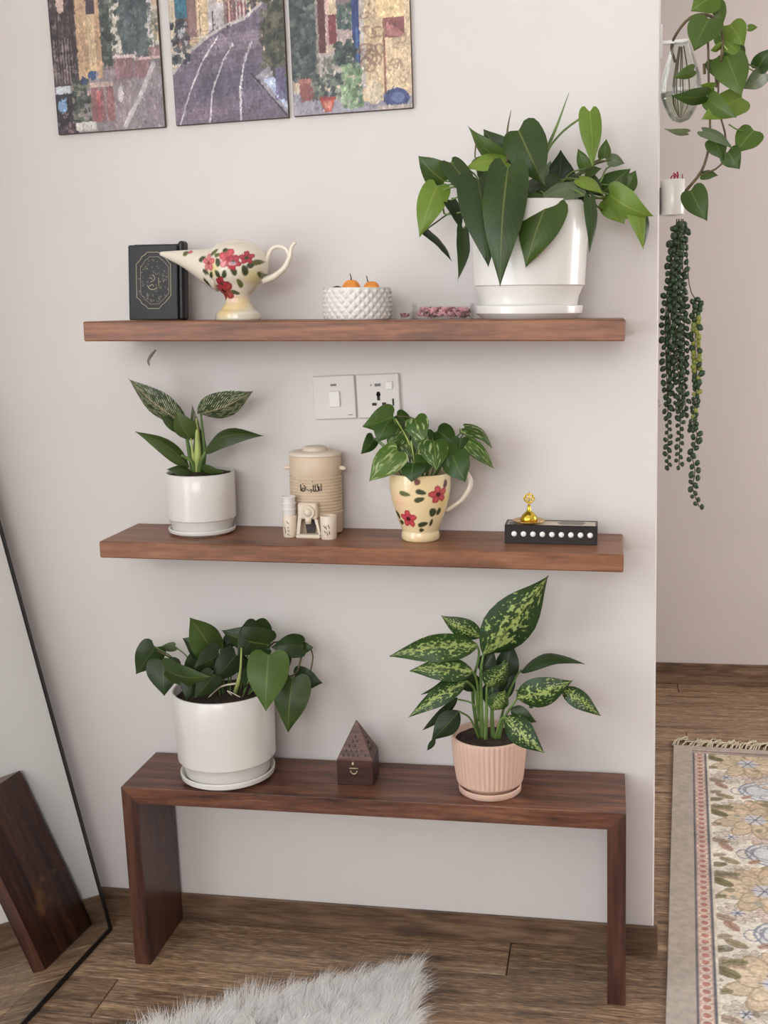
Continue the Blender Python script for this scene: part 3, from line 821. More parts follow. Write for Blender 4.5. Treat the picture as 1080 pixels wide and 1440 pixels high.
# --- heartleaf philodendron in the tall white pot, top shelf
YA = -.108
pA = at(743, 449, YA); pA[2] = top(S1, pA[0])
kA = mpp(pA)
ga = thing('potted_philodendron', 'heartleaf philodendron in a large white pot beside the petal box', 'plant', pA, TILT1)
zA = lambda v: at(744, v, YA)[2]-pA[2]
white_pot(ga, 81*kA, 77*kA, 66*kA, zA(286), zA(403), zA(430), 75*kA, zA(430))
soil(ga, 78*kA, zA(292))
RA, FA = (570, 120), 3.
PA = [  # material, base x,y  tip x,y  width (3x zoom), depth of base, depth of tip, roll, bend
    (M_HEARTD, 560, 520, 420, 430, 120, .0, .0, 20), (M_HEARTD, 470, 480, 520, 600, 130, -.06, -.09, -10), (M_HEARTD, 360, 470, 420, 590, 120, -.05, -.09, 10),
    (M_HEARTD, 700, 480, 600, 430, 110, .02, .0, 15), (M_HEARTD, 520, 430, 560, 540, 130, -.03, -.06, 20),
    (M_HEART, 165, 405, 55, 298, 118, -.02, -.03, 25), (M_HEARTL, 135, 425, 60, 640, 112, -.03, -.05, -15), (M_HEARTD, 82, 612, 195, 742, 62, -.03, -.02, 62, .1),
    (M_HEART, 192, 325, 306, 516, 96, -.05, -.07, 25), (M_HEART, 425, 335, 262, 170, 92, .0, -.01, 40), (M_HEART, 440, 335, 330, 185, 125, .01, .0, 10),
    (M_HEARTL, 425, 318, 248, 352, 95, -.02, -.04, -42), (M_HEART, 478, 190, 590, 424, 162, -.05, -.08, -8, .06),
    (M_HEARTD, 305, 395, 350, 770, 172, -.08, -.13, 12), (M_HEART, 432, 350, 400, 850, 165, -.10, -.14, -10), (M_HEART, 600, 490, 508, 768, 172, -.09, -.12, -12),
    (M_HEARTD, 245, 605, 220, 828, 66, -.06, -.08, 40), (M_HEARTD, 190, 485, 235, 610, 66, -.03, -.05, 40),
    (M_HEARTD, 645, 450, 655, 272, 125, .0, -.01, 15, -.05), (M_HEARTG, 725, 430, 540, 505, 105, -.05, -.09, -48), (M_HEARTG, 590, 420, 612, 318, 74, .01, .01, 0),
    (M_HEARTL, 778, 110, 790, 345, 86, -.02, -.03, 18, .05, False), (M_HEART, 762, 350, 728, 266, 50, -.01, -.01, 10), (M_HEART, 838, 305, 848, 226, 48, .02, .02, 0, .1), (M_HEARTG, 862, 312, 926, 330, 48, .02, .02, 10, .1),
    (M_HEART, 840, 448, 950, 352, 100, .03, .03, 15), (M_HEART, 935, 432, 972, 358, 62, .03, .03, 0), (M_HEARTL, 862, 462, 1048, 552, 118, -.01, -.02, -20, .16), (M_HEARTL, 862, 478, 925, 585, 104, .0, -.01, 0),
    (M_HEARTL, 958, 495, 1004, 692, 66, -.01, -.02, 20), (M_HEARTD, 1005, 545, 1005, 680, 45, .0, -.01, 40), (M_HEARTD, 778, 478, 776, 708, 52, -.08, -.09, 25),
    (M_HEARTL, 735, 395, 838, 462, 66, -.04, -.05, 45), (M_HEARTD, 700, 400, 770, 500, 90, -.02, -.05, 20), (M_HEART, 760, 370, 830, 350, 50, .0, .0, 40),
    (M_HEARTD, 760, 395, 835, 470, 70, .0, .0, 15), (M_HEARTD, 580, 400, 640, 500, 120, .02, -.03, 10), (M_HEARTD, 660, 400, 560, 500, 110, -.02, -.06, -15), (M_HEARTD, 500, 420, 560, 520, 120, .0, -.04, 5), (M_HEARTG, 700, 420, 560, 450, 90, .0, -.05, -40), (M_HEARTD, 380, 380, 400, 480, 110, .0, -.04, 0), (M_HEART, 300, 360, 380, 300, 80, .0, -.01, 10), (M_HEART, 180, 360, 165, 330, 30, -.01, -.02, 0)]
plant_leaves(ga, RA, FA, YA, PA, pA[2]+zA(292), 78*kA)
def zp(reg, fac, x, y, yy): u, v = Z(x, y, reg, fac); return at(u, v, yy)
for P, r, mm in (([(575, 420, -.03), (588, 300, -.03), (640, 170, -.03), (690, 32, -.03)], [.003, .0035, .0028, .0005], M_STEM), ([(580, 400, -.03), (600, 280, -.03), (670, 190, -.02), (765, 122, -.02)], .0019, M_STEM),
                 ([(430, 330, -.02), (430, 200, -.03), (446, 104, -.03)], [.0022, .002, .0004], M_STEMD), ([(330, 360, -.03), (296, 310, -.03), (298, 240, -.02)], .0014, M_STEMD), ([(330, 470, -.04), (230, 430, -.04), (165, 440, -.03), (150, 460, -.03)], .0018, M_STEM),
                 ([(300, 520, -.05), (180, 545, -.04), (160, 520, -.03), (158, 445, -.03)], .0016, M_STEM), ([(700, 400, -.01), (790, 330, .0), (840, 320, .02), (870, 315, .02)], .0017, M_STEMD), ([(720, 430, -.02), (810, 420, .0), (850, 350, .02), (905, 330, .02)], .0017, M_STEM),
                 ([(740, 420, -.02), (800, 500, -.02), (835, 530, .0)], .0016, M_STEMD), ([(720, 400, -.02), (800, 470, -.02), (860, 470, .0)], .0018, M_STEM)):
    stem(ga, [zp(RA, FA, x, y_, YA+d) for x, y_, d in P], r, mm)

# --- white veined philodendron in the small white pot, second shelf
pB = on(S2, 285, 746); YB = pB[1]; YB = min(YB, -.075); pB = at(285, 747, YB); pB[2] = top(S2, pB[0])
kB = mpp(pB)
gb = thing('potted_philodendron', 'white veined philodendron in a small white pot left of the dispenser', 'plant', pB, TILT2)
zB = lambda v: at(284, v, YB)[2]-pB[2]
white_pot(gb, 48*kB, 48*kB, 41*kB, zB(663), zB(727), zB(741), 47*kB, zB(740))
soil(gb, 45.5*kB, zB(664)-.004)
RB, FB = (130, 510), 4.
PB = [(M_BIRK, 525, 345, 200, 88, 150, -.01, -.03, 35, .08, False), (M_BIRKP, 505, 395, 355, 235, 90, .0, -.01, -35, .1, False), (M_BIRKP, 555, 440, 470, 262, 120, -.01, -.03, 25, .1, False), (M_BIRK, 590, 290, 908, 158, 165, -.01, -.02, -30, .10, False), (M_BIRKP, 625, 500, 968, 412, 118, -.02, -.04, 38, .22, False),
      (M_BIRKP, 545, 585, 240, 388, 100, -.02, -.05, -30, .16, False), (M_BIRKP, 560, 615, 415, 600, 70, -.03, -.05, -40, .1, False), (M_BIRKP, 610, 600, 745, 612, 80, -.02, -.03, -40, .15, False), (M_BIRK, 585, 470, 560, 235, 52, -.01, -.01, 30, .0, False), (M_BIRKP, 600, 560, 600, 350, 70, .01, .02, 20, .0, False)]
plant_leaves(gb, RB, FB, YB, PB, 0, .03, 'lance', cup=.16, wave=.02)
for P, r, mm in (([(575, 640, 0), (545, 500, 0), (515, 340, -.01)], [.007, .0045, .002], M_STEM), ([(585, 640, -.01), (592, 500, -.012), (585, 310, -.01)], [.006, .0075, .002], M_STEMP), ([(600, 640, 0), (630, 520, 0), (610, 290, -.01)], [.006, .004, .002], M_STEM), ([(575, 640, -.01), (560, 560, -.02), (500, 520, -.03)], [.006, .004, .003], M_STEM), ([(600, 640, -.01), (610, 560, -.02), (650, 480, -.025)], [.006, .0045, .003], M_STEM), ([(580, 630, -.012), (565, 520, -.014), (553, 420, -.012)], [.004, .003, .001], M_STEMP)):
    stem(gb, [zp(RB, FB, x, y_, YB+d) for x, y_, d in P], r, mm)

# --- big white pot on the bench
pD = atz(321.5, 1089, BZ); YD = pD[1]
kD = mpp(pD)
gd = thing('potted_philodendron', 'dark heartleaf philodendron in a white pot standing on the bench', 'plant', pD)
zD = lambda v, u=318: at(u, v, YD)[2]-pD[2]
white_pot(gd, 70.5*kD, 68*kD, 58*kD, zD(966), zD(1060), zD(1078), 66*kD, .018)
soil(gd, 66*kD, zD(966)-.016)
RD, FD = (160, 850), 3.375
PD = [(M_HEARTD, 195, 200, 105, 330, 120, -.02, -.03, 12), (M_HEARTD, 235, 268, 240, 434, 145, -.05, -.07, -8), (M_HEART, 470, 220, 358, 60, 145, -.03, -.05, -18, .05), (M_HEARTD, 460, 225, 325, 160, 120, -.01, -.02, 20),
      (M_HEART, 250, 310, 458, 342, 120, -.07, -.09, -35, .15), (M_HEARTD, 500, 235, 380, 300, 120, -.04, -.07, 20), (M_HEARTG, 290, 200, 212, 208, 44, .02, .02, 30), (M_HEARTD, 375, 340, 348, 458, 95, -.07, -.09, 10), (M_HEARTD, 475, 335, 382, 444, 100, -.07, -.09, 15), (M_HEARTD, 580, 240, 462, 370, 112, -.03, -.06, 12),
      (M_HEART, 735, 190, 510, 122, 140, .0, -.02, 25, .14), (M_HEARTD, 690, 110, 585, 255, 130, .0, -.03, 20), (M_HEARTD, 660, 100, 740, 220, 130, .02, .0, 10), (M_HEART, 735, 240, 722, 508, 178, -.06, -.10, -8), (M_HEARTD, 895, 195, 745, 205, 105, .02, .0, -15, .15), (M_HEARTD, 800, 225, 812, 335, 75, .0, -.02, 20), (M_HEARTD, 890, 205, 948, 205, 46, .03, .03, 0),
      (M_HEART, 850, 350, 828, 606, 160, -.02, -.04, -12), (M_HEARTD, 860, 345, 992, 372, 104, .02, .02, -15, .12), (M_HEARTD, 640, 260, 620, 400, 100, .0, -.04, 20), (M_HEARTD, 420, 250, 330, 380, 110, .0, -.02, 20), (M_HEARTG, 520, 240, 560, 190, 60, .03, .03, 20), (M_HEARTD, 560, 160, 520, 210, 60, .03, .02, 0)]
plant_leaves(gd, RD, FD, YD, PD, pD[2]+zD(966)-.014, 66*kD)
for P, r, mm in (([(575, 420, -.02), (590, 370, -.04), (602, 300, -.04), (606, 205, -.03)], [.0045, .0045, .0026, .0018], M_STEMP), ([(580, 375, -.04), (510, 390, -.05), (450, 440, -.05)], [.0022, .0018, .0012], M_ROOT), ([(800, 350, -.01), (865, 325, .0), (898, 220, .02)], .002, M_STEMD), ([(935, 315, .02), (945, 250, .03), (935, 210, .03)], .0018, M_STEMD), ([(690, 430, -.01), (760, 370, -.01), (850, 345, -.02)], .0022, M_STEM),
                 ([(660, 440, .02), (700, 300, .03), (760, 180, .03), (900, 200, .02)], .0018, M_STEMD), ([(420, 440, -.03), (330, 300, -.03), (205, 215, -.02)], .0018, M_STEMD), ([(560, 430, -.05), (540, 410, -.055), (600, 440, -.05)], .001, M_ROOT)):
    stem(gd, [zp(RD, FD, x, y_, YD+d) for x, y_, d in P], r, mm)

# --- speckled dumb cane in the ribbed blush pot
pE = atz(689, 1109.5, BZ); YE = pE[1]
kE = mpp(pE)
ge = thing('potted_dumb_cane', 'speckled dumb cane plant in a ribbed pink pot on the bench', 'plant', pE)
zE = lambda v, u=688: at(u, v, YE)[2]-pE[2]
rt, rb, zr, zb_ = 51.5*kE, 46*kE, zE(1031), .022
def ribs(r, z, a):
    if z < zb_+.002 or z > zr-.004 or r < rb*.9: return r
    return r+.0011*(abs(math.sin(a*23))*2-1.)
pp = [(0, .006), (rb*.8, .006), (rb*.8, .016), (rb*.97, zb_-.002), (rb, zb_)]
for i in range(8):
    q = i/7; pp.append((rb+(rt-rb)*(1-(1-q)**1.6), zb_+.003+(zr-.006-zb_-.003)*q))
pp += [(rt, zr-.002), (rt-.001, zr), (rt-.0035, zr), (rt-.0045, zr-.003), (rt-.006, zr-.03), (0, zr-.032)]
part('pot', lathe(pp, 276, rfun=ribs), M_PINK, ge)
q = [(0, 0), (42*kE, 0), (43.5*kE, .002), (44*kE, .012), (43.6*kE, .0135), (42*kE, .0135), (40*kE, .005), (0, .005)]
part('saucer', lathe(q, 64), M_PINK, ge)
soil(ge, rt-.005, zr-.012)
RE, FE = (530, 800), 3.273
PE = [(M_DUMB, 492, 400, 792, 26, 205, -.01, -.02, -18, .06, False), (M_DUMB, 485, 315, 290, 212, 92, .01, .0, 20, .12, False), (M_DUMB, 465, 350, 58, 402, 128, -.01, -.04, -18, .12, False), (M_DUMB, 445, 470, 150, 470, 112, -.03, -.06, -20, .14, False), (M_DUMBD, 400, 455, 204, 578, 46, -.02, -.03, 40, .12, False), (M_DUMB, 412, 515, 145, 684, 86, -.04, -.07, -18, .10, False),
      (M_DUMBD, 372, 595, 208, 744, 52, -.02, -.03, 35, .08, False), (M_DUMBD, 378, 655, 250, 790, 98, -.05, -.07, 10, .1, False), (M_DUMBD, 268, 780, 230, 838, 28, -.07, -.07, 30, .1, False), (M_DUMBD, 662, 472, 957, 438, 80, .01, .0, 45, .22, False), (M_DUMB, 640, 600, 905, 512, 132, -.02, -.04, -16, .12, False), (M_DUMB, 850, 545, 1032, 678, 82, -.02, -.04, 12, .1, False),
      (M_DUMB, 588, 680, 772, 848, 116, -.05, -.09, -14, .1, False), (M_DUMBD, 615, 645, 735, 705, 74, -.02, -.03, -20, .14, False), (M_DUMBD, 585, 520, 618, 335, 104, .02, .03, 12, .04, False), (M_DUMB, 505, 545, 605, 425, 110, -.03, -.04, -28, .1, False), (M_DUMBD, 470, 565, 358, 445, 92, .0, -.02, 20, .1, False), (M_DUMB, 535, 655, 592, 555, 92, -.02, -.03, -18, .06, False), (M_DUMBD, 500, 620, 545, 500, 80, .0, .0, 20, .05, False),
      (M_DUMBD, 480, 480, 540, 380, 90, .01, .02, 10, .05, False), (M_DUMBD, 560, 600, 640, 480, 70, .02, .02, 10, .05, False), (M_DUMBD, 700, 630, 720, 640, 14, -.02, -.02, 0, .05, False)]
plant_leaves(ge, RE, FE, YE, PE, 0, .03, 'lance', cup=.14, wave=.04)
for P, r, mm in (([(485, 790, -.01), (480, 640, -.01), (478, 480, -.01), (490, 395, -.01)], [.0055, .0045, .0035, .002], M_STEM), ([(535, 790, 0), (530, 660, 0), (540, 500, 0), (590, 420, .02)], [.005, .004, .003, .002], M_STEM), ([(470, 790, .01), (440, 560, .0), (470, 400, .0), (460, 350, -.01)], [.004, .003, .0025, .002], M_STEM), ([(550, 790, .01), (590, 620, .01), (640, 500, .01), (665, 465, .01)], [.004, .0028, .0022, .0018], M_STEM),
                 ([(560, 780, -.02), (590, 680, -.02), (645, 598, -.02)], [.004, .0028, .002], M_STEM), ([(500, 790, -.02), (505, 640, -.02), (505, 545, -.03)], [.004, .0035, .002], M_STEM), ([(470, 780, -.02), (430, 690, -.03), (378, 655, -.05)], .002, M_STEM), ([(480, 680, -.01), (440, 620, -.02), (372, 600, -.02)], .0018, M_STEM), ([(470, 700, -.01), (450, 560, -.02), (410, 515, -.04)], .0024, M_STEM), ([(545, 780, -.03), (570, 700, -.04), (592, 680, -.05)], .003, M_STEM), ([(470, 650, -.01), (460, 520, -.02), (440, 470, -.03)], .0024, M_STEM), ([(640, 560, .0), (760, 560, -.01), (850, 545, -.02)], .0018, M_STEM)):
    stem(ge, [zp(RE, FE, x, y_, YE+d) for x, y_, d in P], r, mm)

# ------------------------------------------------------------------ top shelf: black book with gold ornament
def sit1(u, y): 
    p = at(u, 449, y); p[2] = top(S1, p[0]); return p
pK = sit1(224, -.075); kK = mpp(pK)
bk = thing('book', 'black leather book with gold ornamental frame behind the floral lamp', 'book', pK, TILT1)
bw, bh_, bd_ = 40*kK, 108*kK, .028
SH = .035       # leans back a little
def leanb(vf):
    v, f = vf
    return [(x, y_+z*SH*2, z) for x, y_, z in v], f
part('cover', leanb(joined([box(-bw, bw*.80, -bd_/2, -bd_/2+.004, .001, bh_*.955, .0015), box(-bw, bw*.80, bd_/2-.004, bd_/2, .001, bh_*.97, .0015), box(-bw-.001, -bw+.004, -bd_/2, bd_/2, .001, bh_*.95, .0015)])), M_BOOK, bk, False)
part('zip_edge', leanb(box(bw*.80, bw*1.02, -bd_/2+.001, bd_/2, 0, bh_, .004)), M_BOOK, bk, False)
part('pages', leanb(box(-bw+.004, bw*.80, -bd_/2+.004, bd_/2-.004, .004, bh_*.94)), M_PAGE, bk, False)
yF = -bd_/2-.0005
def orn(pts, r=.0006, closed=True):
    # pts in the 9.82x zoom of the cover; centre (490,680) of the frame
    q = [((x-505)/9.82*kK-.002, yF+((1215-y_)/9.82*kK)*SH*2, (1215-y_)/9.82*kK) for x, y_ in pts]
    if closed: q = q+[q[0]]
    return tube(q, r, 5)
outer = [(400, 300), (560, 300), (620, 350), (660, 380), (735, 465), (735, 880), (690, 930), (640, 985), (600, 1010), (565, 1055), (400, 1055), (370, 1020), (310, 985), (290, 940), (238, 905), (238, 460), (300, 400), (320, 360), (370, 330)]
inner = [(505+(x-490)*.82, 680+(y_-680)*.84) for x, y_ in outer]
fo = part('gold_frame', orn(outer, .0007), M_GOLD, bk)
part('gold_frame', orn(inner, .0004), M_GOLD, bk)
rg = random.Random(5)
curls = []
for k in range(46):
    an = rg.uniform(0, 6.28); rr = math.sqrt(rg.uniform(.02, 1)); cx, cy = 490+rr*185*math.cos(an), 680+rr*290*math.sin(an)
    r0 = rg.uniform(10, 26); a0 = rg.uniform(0, 6.28)
    curls.append(orn([(cx+r0*(1-.12*i)*math.cos(a0+i*.7), cy+r0*(1-.12*i)*math.sin(a0+i*.7)) for i in range(7)], .00028, False))
part('gold_scrollwork', joined(curls), M_GOLD, bk)
dots = []
for x, y_ in [(310, 490), (400, 520), (320, 570), (285, 650), (280, 820), (330, 890), (400, 925), (485, 945), (560, 920), (650, 880), (690, 795), (685, 630), (650, 550), (565, 515), (470, 500)]:
    dots.append(orn([(x-5, y_), (x+5, y_+3)], .0010, False))
part('gold_dots', joined(dots), M_GOLD, bk)
part('gold_lettering', joined([orn(spline([(480, 600), (505, 640), (490, 680), (440, 700)], 9), .0007, False), orn(spline([(395, 740), (430, 790), (490, 800), (540, 770)], 9), .0008, False), orn(spline([(430, 750), (470, 730), (490, 760)], 8), .0007, False), orn([(560, 640), (565, 760)], .0007, False), orn(spline([(420, 650), (450, 640), (470, 670)], 8), .0006, False)]), M_GOLD, bk)

# ------------------------------------------------------------------ hand painted floral ware
def petal_mask(dx, dz, r, rot):
    a = np.arctan2(dz, dx)-rot; d = np.hypot(dx, dz)
    lob = .62+.38*np.abs(np.cos(2.5*a))
    return d < r*lob
def paint_floral(x, z, base, flowers, leaves, blots):
    col = np.zeros((len(x), 3))+np.array(base, float)
    def blend(mk, c, al=1.):
        mk = mk.astype(float)[:, None]*al; return col*(1-mk)+np.array(c, float)*mk
    for bx_, bz_, br, c, al in blots:
        d = np.hypot(x-bx_, z-bz_)/br; col = blend(np.clip(1.2-d, 0, 1), c, al)
    for lx, lz, ll, lw, rot, c in leaves:
        dx, dz = x-lx, z-lz; a = dx*np.cos(rot)+dz*np.sin(rot); b = -dx*np.sin(rot)+dz*np.cos(rot)
        col = blend(np.clip((1-((a/ll)**2+(b/lw)**2*(1+.5*np.clip(a/ll, -1, 1))))*3, 0, 1), c)
    for fx, fz, fr, c, cc, rot in flowers:
        dx, dz = x-fx, z-fz
        col = blend(petal_mask(dx, dz, fr, rot), c)
        an = np.arctan2(dz, dx)-rot
        col = blend(petal_mask(dx, dz, fr*.8, rot) & (np.abs(np.cos(2.5*an)) > .9), [min(255, q*1.18+16) for q in c], .6)
        col = blend(np.hypot(dx, dz) < fr*.24, cc)
    return col
CRIM, PINKF, DKL, OLV = (160, 50, 60), (200, 104, 104), (62, 70, 46), (96, 100, 52)
# oil-lamp shaped pot: everything in photo-scale units about the foot centre (335,450)
pL = sit1(335, -.115); kL = mpp(pL)
lp = thing('oil_lamp', 'cream ceramic genie lamp painted with red flowers on a pedestal', 'ornament', pL, TILT1)
U0, V0 = 335., 450.
L_FL = [(-29, 78, 9, PINKF, CRIM, .3), (3, 82, 11, (192, 84, 90), CRIM, .1), (10, 78, 8, CRIM, (70, 30, 30), .9), (-12, 42, 12, (150, 62, 58), (90, 30, 34), .5), (-12, 50, 7, CRIM, DKL, 1.2), (26, 84, 7, CRIM, DKL, .4)]
L_LF = [(x, z, a, b, r, c) for x, z, a, b, r, c in ((-42, 84, 5, 3, .6, DKL), (-36, 66, 5, 3, -.6, DKL), (-26, 62, 4, 2.5, 1., DKL), (-20, 92, 6, 2.5, .6, OLV), (-14, 88, 4, 2.5, .3, OLV), (-2, 94, 4, 2.5, 0, DKL), (-12, 78, 3.5, 5, .2, DKL), (-14, 62, 3, 5.5, .4, DKL), (-4, 62, 3, 5, -.5, DKL), (10, 66, 3.5, 5, .3, DKL), (24, 67, 3.5, 6, 0, DKL), (31, 74, 4, 3, .5, DKL), (38, 78, 5, 3, .2, OLV), (-70, 92, 4, 3, .3, OLV), (-63, 94, 3, 2, 0, PINKF), (14, 50, 3, 5, 0, OLV), (4, 38, 5, 2.5, -.3, DKL), (-22, 40, 5, 3, -.5, DKL), (-38, 52, 6, 2, -.9, DKL), (40, 60, 3, 5, .2, OLV), (-1, 90, 4, 3, .9, OLV))]
L_BL = [(-22, 70, 12, (226, 208, 120), .7), (32, 58, 14, (226, 212, 130), .6), (-5, 84, 9, (238, 190, 176), .7), (-10, 14, 16, (236, 208, 130), .75), (10, 22, 12, (236, 200, 120), .6), (-2, 30, 10, (226, 170, 150), .6), (-30, 84, 10, (236, 180, 176), .6)]
def paint_lamp(V):
    x, z = np.array([p[0] for p in V])/kL, np.array([p[2] for p in V])/kL
    return paint_floral(x, z, (230, 221, 203), [(a, b, r*1.35, c, d, e) for a, b, r, c, d, e in L_FL], [(a, b, l*1.25, w_*1.25, r, c) for a, b, l, w_, r, c in L_LF], L_BL)
prof = [(0, 0), (31, 0), (32, 2), (31.5, 9), (29, 12), (24, 15), (18, 24), (17, 30), (19, 35), (26, 42)]
for i in range(1, 18):
    a = -math.pi/2+math.pi*(.2+.8*i/17)
    prof.append((max(0, 45*math.cos(a)) if i < 17 else 0, 75+36*math.sin(a)))
v, f = lathe([(r*kL, z*kL) for r, z in prof for _ in (0,)], 120)
# refine vertically
fine = []
for (r0, z0), (r1, z1) in zip(prof[:-1], prof[1:]):
    k = max(1, int(math.hypot(r1-r0, z1-z0)/1.2))
    fine += [(r0+(r1-r0)*i/k, z0+(z1-z0)*i/k) for i in range(k)]
fine.append(prof[-1])
v, f = lathe([(r*kL, z*kL) for r, z in fine], 180)
mesh_obj('body', v, f, M_FLORAL, lp, col=paint_lamp(v))
P = spline([(-20, 0, 68), (-45, 0, 76), (-75, 0, 85), (-112, 0, 93)], 60)
v, f = tube([np.array(p)*kL for p in P], [30*kL, 24*kL, 13*kL, 2.6*kL], 64)
mesh_obj('spout', v, f, M_FLORAL, lp, col=paint_lamp(v))
hp = lambda pts: [np.array([(u-U0)*kL, 0, (V0-v_)*kL]) for u, v_ in pts]
part('handle', joined([tube(spline(hp([(372, 396), (388, 391), (404, 379), (412, 364), (415, 351), (421, 345)]), 26), [5*kL, 4.6*kL, 4*kL, 3.6*kL, 2.6*kL, 2.2*kL], 12),
                       tube(spline(hp([(411, 364), (407, 354), (397, 350), (386, 354), (379, 368), (376, 380)]), 22), [2.5*kL, 3*kL, 3*kL, 3*kL, 3*kL], 10)]), M_CREAM, lp)

# ------------------------------------------------------------------ quilted bowl with two orange gourds
pQ = sit1(503, -.115); kQ = mpp(pQ)
bq = thing('bowl', 'white round bowl with raised diamond quilting holding orange gourds', 'bowl', pQ, TILT1)
rq, hq = 46.5*kQ, 44*kQ
def quilt(r, z, a):
    if r < rq*.97 or z < hq*.05 or z > hq*.93: return r
    tri = lambda t: abs((t % 1.)*2-1)
    s_, t_ = a*24/(2*math.pi), z/hq*3.4
    return r+.0042*min(tri(s_+t_), tri(s_-t_))-.001
pr = [(0, 0), (rq*.96, 0), (rq*.99, .001)]+[(rq, hq*(.05+.88*i/34)) for i in range(35)]+[(rq*.995, hq*.97), (rq*1.0, hq), (rq-.0025, hq), (rq-.004, hq-.003), (rq-.005, hq*.62), (0, hq*.62)]
part('bowl_body', lathe(pr, 240, rfun=quilt), M_POT, bq)
def gourd(u, v, rpx, y, label):
    g = at(u, v, y); k = mpp(g); r = rpx*k
    zfl = pQ[2]+hq*.62+.0005
    hz = (g[2]-zfl)
    root = thing('gourd', label, 'gourd', (g[0], y, zfl), group='gourds in the quilted bowl')
    prof_ = [(0, hz*.02)]+[(r*math.sin(math.pi*i/14)**.8, hz-hz*math.cos(math.pi*i/14)*.999) for i in range(1, 14)]+[(0, 2*hz*.96)]
    part('flesh', lathe(prof_, 48, rfun=lambda q, z, a: q*(1-.05*abs(math.sin(4*a))**.5)), M_ORANGE, root)
    return root, hz*1.9, k
g1, h1, k1 = gourd(494, 407.5, 13.6, -.125, 'larger orange gourd with a thin stalk in the white bowl')
part('stalk', tube(spline([(0, 0, h1-.002), (.0006, 0, h1+.006), (-.0016, 0, h1+.013)], 8), [.0018, .0011, .0008], 6), M_TWIG, g1)
g2, h2, k2 = gourd(522.5, 408, 12.2, -.118, 'smaller orange gourd leaning on the larger one in the white bowl')
part('stalk', tube(spline([(-.005, 0, h2-.004), (-.007, 0, h2+.004), (-.0085, 0, h2+.012)], 8), [.002, .0011, .0008], 6), M_TWIG, g2)
tw = at(470, 406, -.115)
o = mesh_obj('twig', *tube(spline([at(455, 406.6, -.12), at(466, 405.8, -.125), at(474, 403.6, -.13), at(480, 404.2, -.135)], 12), [.0008, .0016, .0026, .001], 6), M_TWIG)
tag(o, 'short dark dry twig lying on the bowl rim beside the gourds', 'twig')

# ------------------------------------------------------------------ clear boxes of dried petals
def petal_box(u0, u1, v0, y, depth, npet, label, plabel, seed):
    a = sit1((u0+u1)/2, y); k = mpp(a)
    root = thing('clear_box', label, 'box', a, TILT1)
    W_, H_ = (u1-u0)/2*k, at((u0+u1)/2, v0, y-depth/2)[2]-a[2]
    t = .0012; d = depth/2
    part('tray', joined([box(-W_, W_, -d, -d+t, 0, H_*.8), box(-W_, W_, d-t, d, 0, H_*.8), box(-W_, -W_+t, -d+t, d-t, 0, H_*.8), box(W_-t, W_, -d+t, d-t, 0, H_*.8), box(-W_+t, W_-t, -d+t, d-t, 0, t)]), M_CLEAR, root, False)
    part('lid', joined([box(-W_-.0008, W_+.0008, -d-.0008, d+.0008, H_-t, H_), box(-W_-.0008, W_+.0008, -d-.0008, -d-.0001, H_*.78, H_-t), box(-W_-.0008, -W_-.0001, -d, d, H_*.78, H_-t), box(W_+.0001, W_+.0008, -d, d, H_*.78, H_-t)]), M_CLEAR, root, False)
    rg = random.Random(seed); ps = []
    for i in range(npet):
        c = np.array([rg.uniform(-W_+.008, W_-.008), rg.uniform(-d+.008, d-.008), 0]); hmax = H_*.62*(1-.35*abs(c[0]/W_)**3)
        c[2] = rg.uniform(.005, hmax)
        s_ = rg.uniform(.005, .009); R3 = Matrix.Rotation(rg.uniform(0, 6.28), 3, 'Z') @ Matrix.Rotation(rg.uniform(-1.2, 1.2), 3, 'X')
        V = []
        for j in range(4):
            for q in range(4):
                x_, y_ = (-1+2*q/3), (-1+2*j/3)
                sh = 1-.35*max(0, y_)*abs(x_)-.25*abs(x_)*abs(y_)
                p = R3 @ Vector((x_*s_*sh*.8, y_*s_*sh, s_*.45*(x_*x_+.6*y_*y_)))
                zz = min(max(c[2]+p.z, t+.0003), H_*.77)
                V.append((min(max(c[0]+p.x, -W_+t*1.4), W_-t*1.4), min(max(c[1]+p.y, -d+t*1.4), d-t*1.4), zz))
        F = [(j*4+q, j*4+q+1, j*4+q+5, j*4+q+4) for j in range(3) for q in range(3)]
        ps.append((V, F))
    v, f = joined(ps)
    o = mesh_obj('dried_petals', v, f, M_PETAL)
    o.location = root.location; o.rotation_euler = root.rotation_euler; o['kind'] = 'stuff'
    tag(o, plabel, 'petals')
petal_box(583, 664.5, 426, -.105, .055, 150, 'clear plastic box of pink petals beside the big white pot', 'dried pink rose petals inside the larger clear box', 1)
petal_box(556, 580, 437.5, -.105, .036, 10, 'small clear plastic box standing next to the quilted bowl', 'few pale dried petals inside the small clear box', 2)

# ------------------------------------------------------------------ second shelf: water dispenser and cups
def sit2(u, v): return on(S2, u, v)
pW = at(446, 747, -.047); pW[2] = top(S2, pW[0]); kW = mpp(pW)
wd_ = thing('water_dispenser', 'beige ceramic drink dispenser with two side knobs and front tap', 'dispenser', pW, TILT2)
zW = lambda v: at(446, v, pW[1])[2]-pW[2]
rW = 36.5*kW
pr = [(0, .002), (rW*.98, .002), (rW, .004), (rW, zW(720)), (rW*1.01, zW(719))]
for k in range(12):            # turned rings
    zz = zW(716)+(zW(668)-zW(716))*k/11
    pr += [(rW*1.018, zz-.0022), (rW*1.018, zz-.0006), (rW*.965, zz), (rW*.965, zz)]
pr += [(rW, zW(664)), (rW, zW(640)), (rW*.97, zW(639)), (0, zW(639))]
flat = lambda vf: ([(x, y_*.82, z) for x, y_, z in vf[0]], vf[1])
part('body', flat(lathe(pr, 72)), M_BEIGE, wd_)
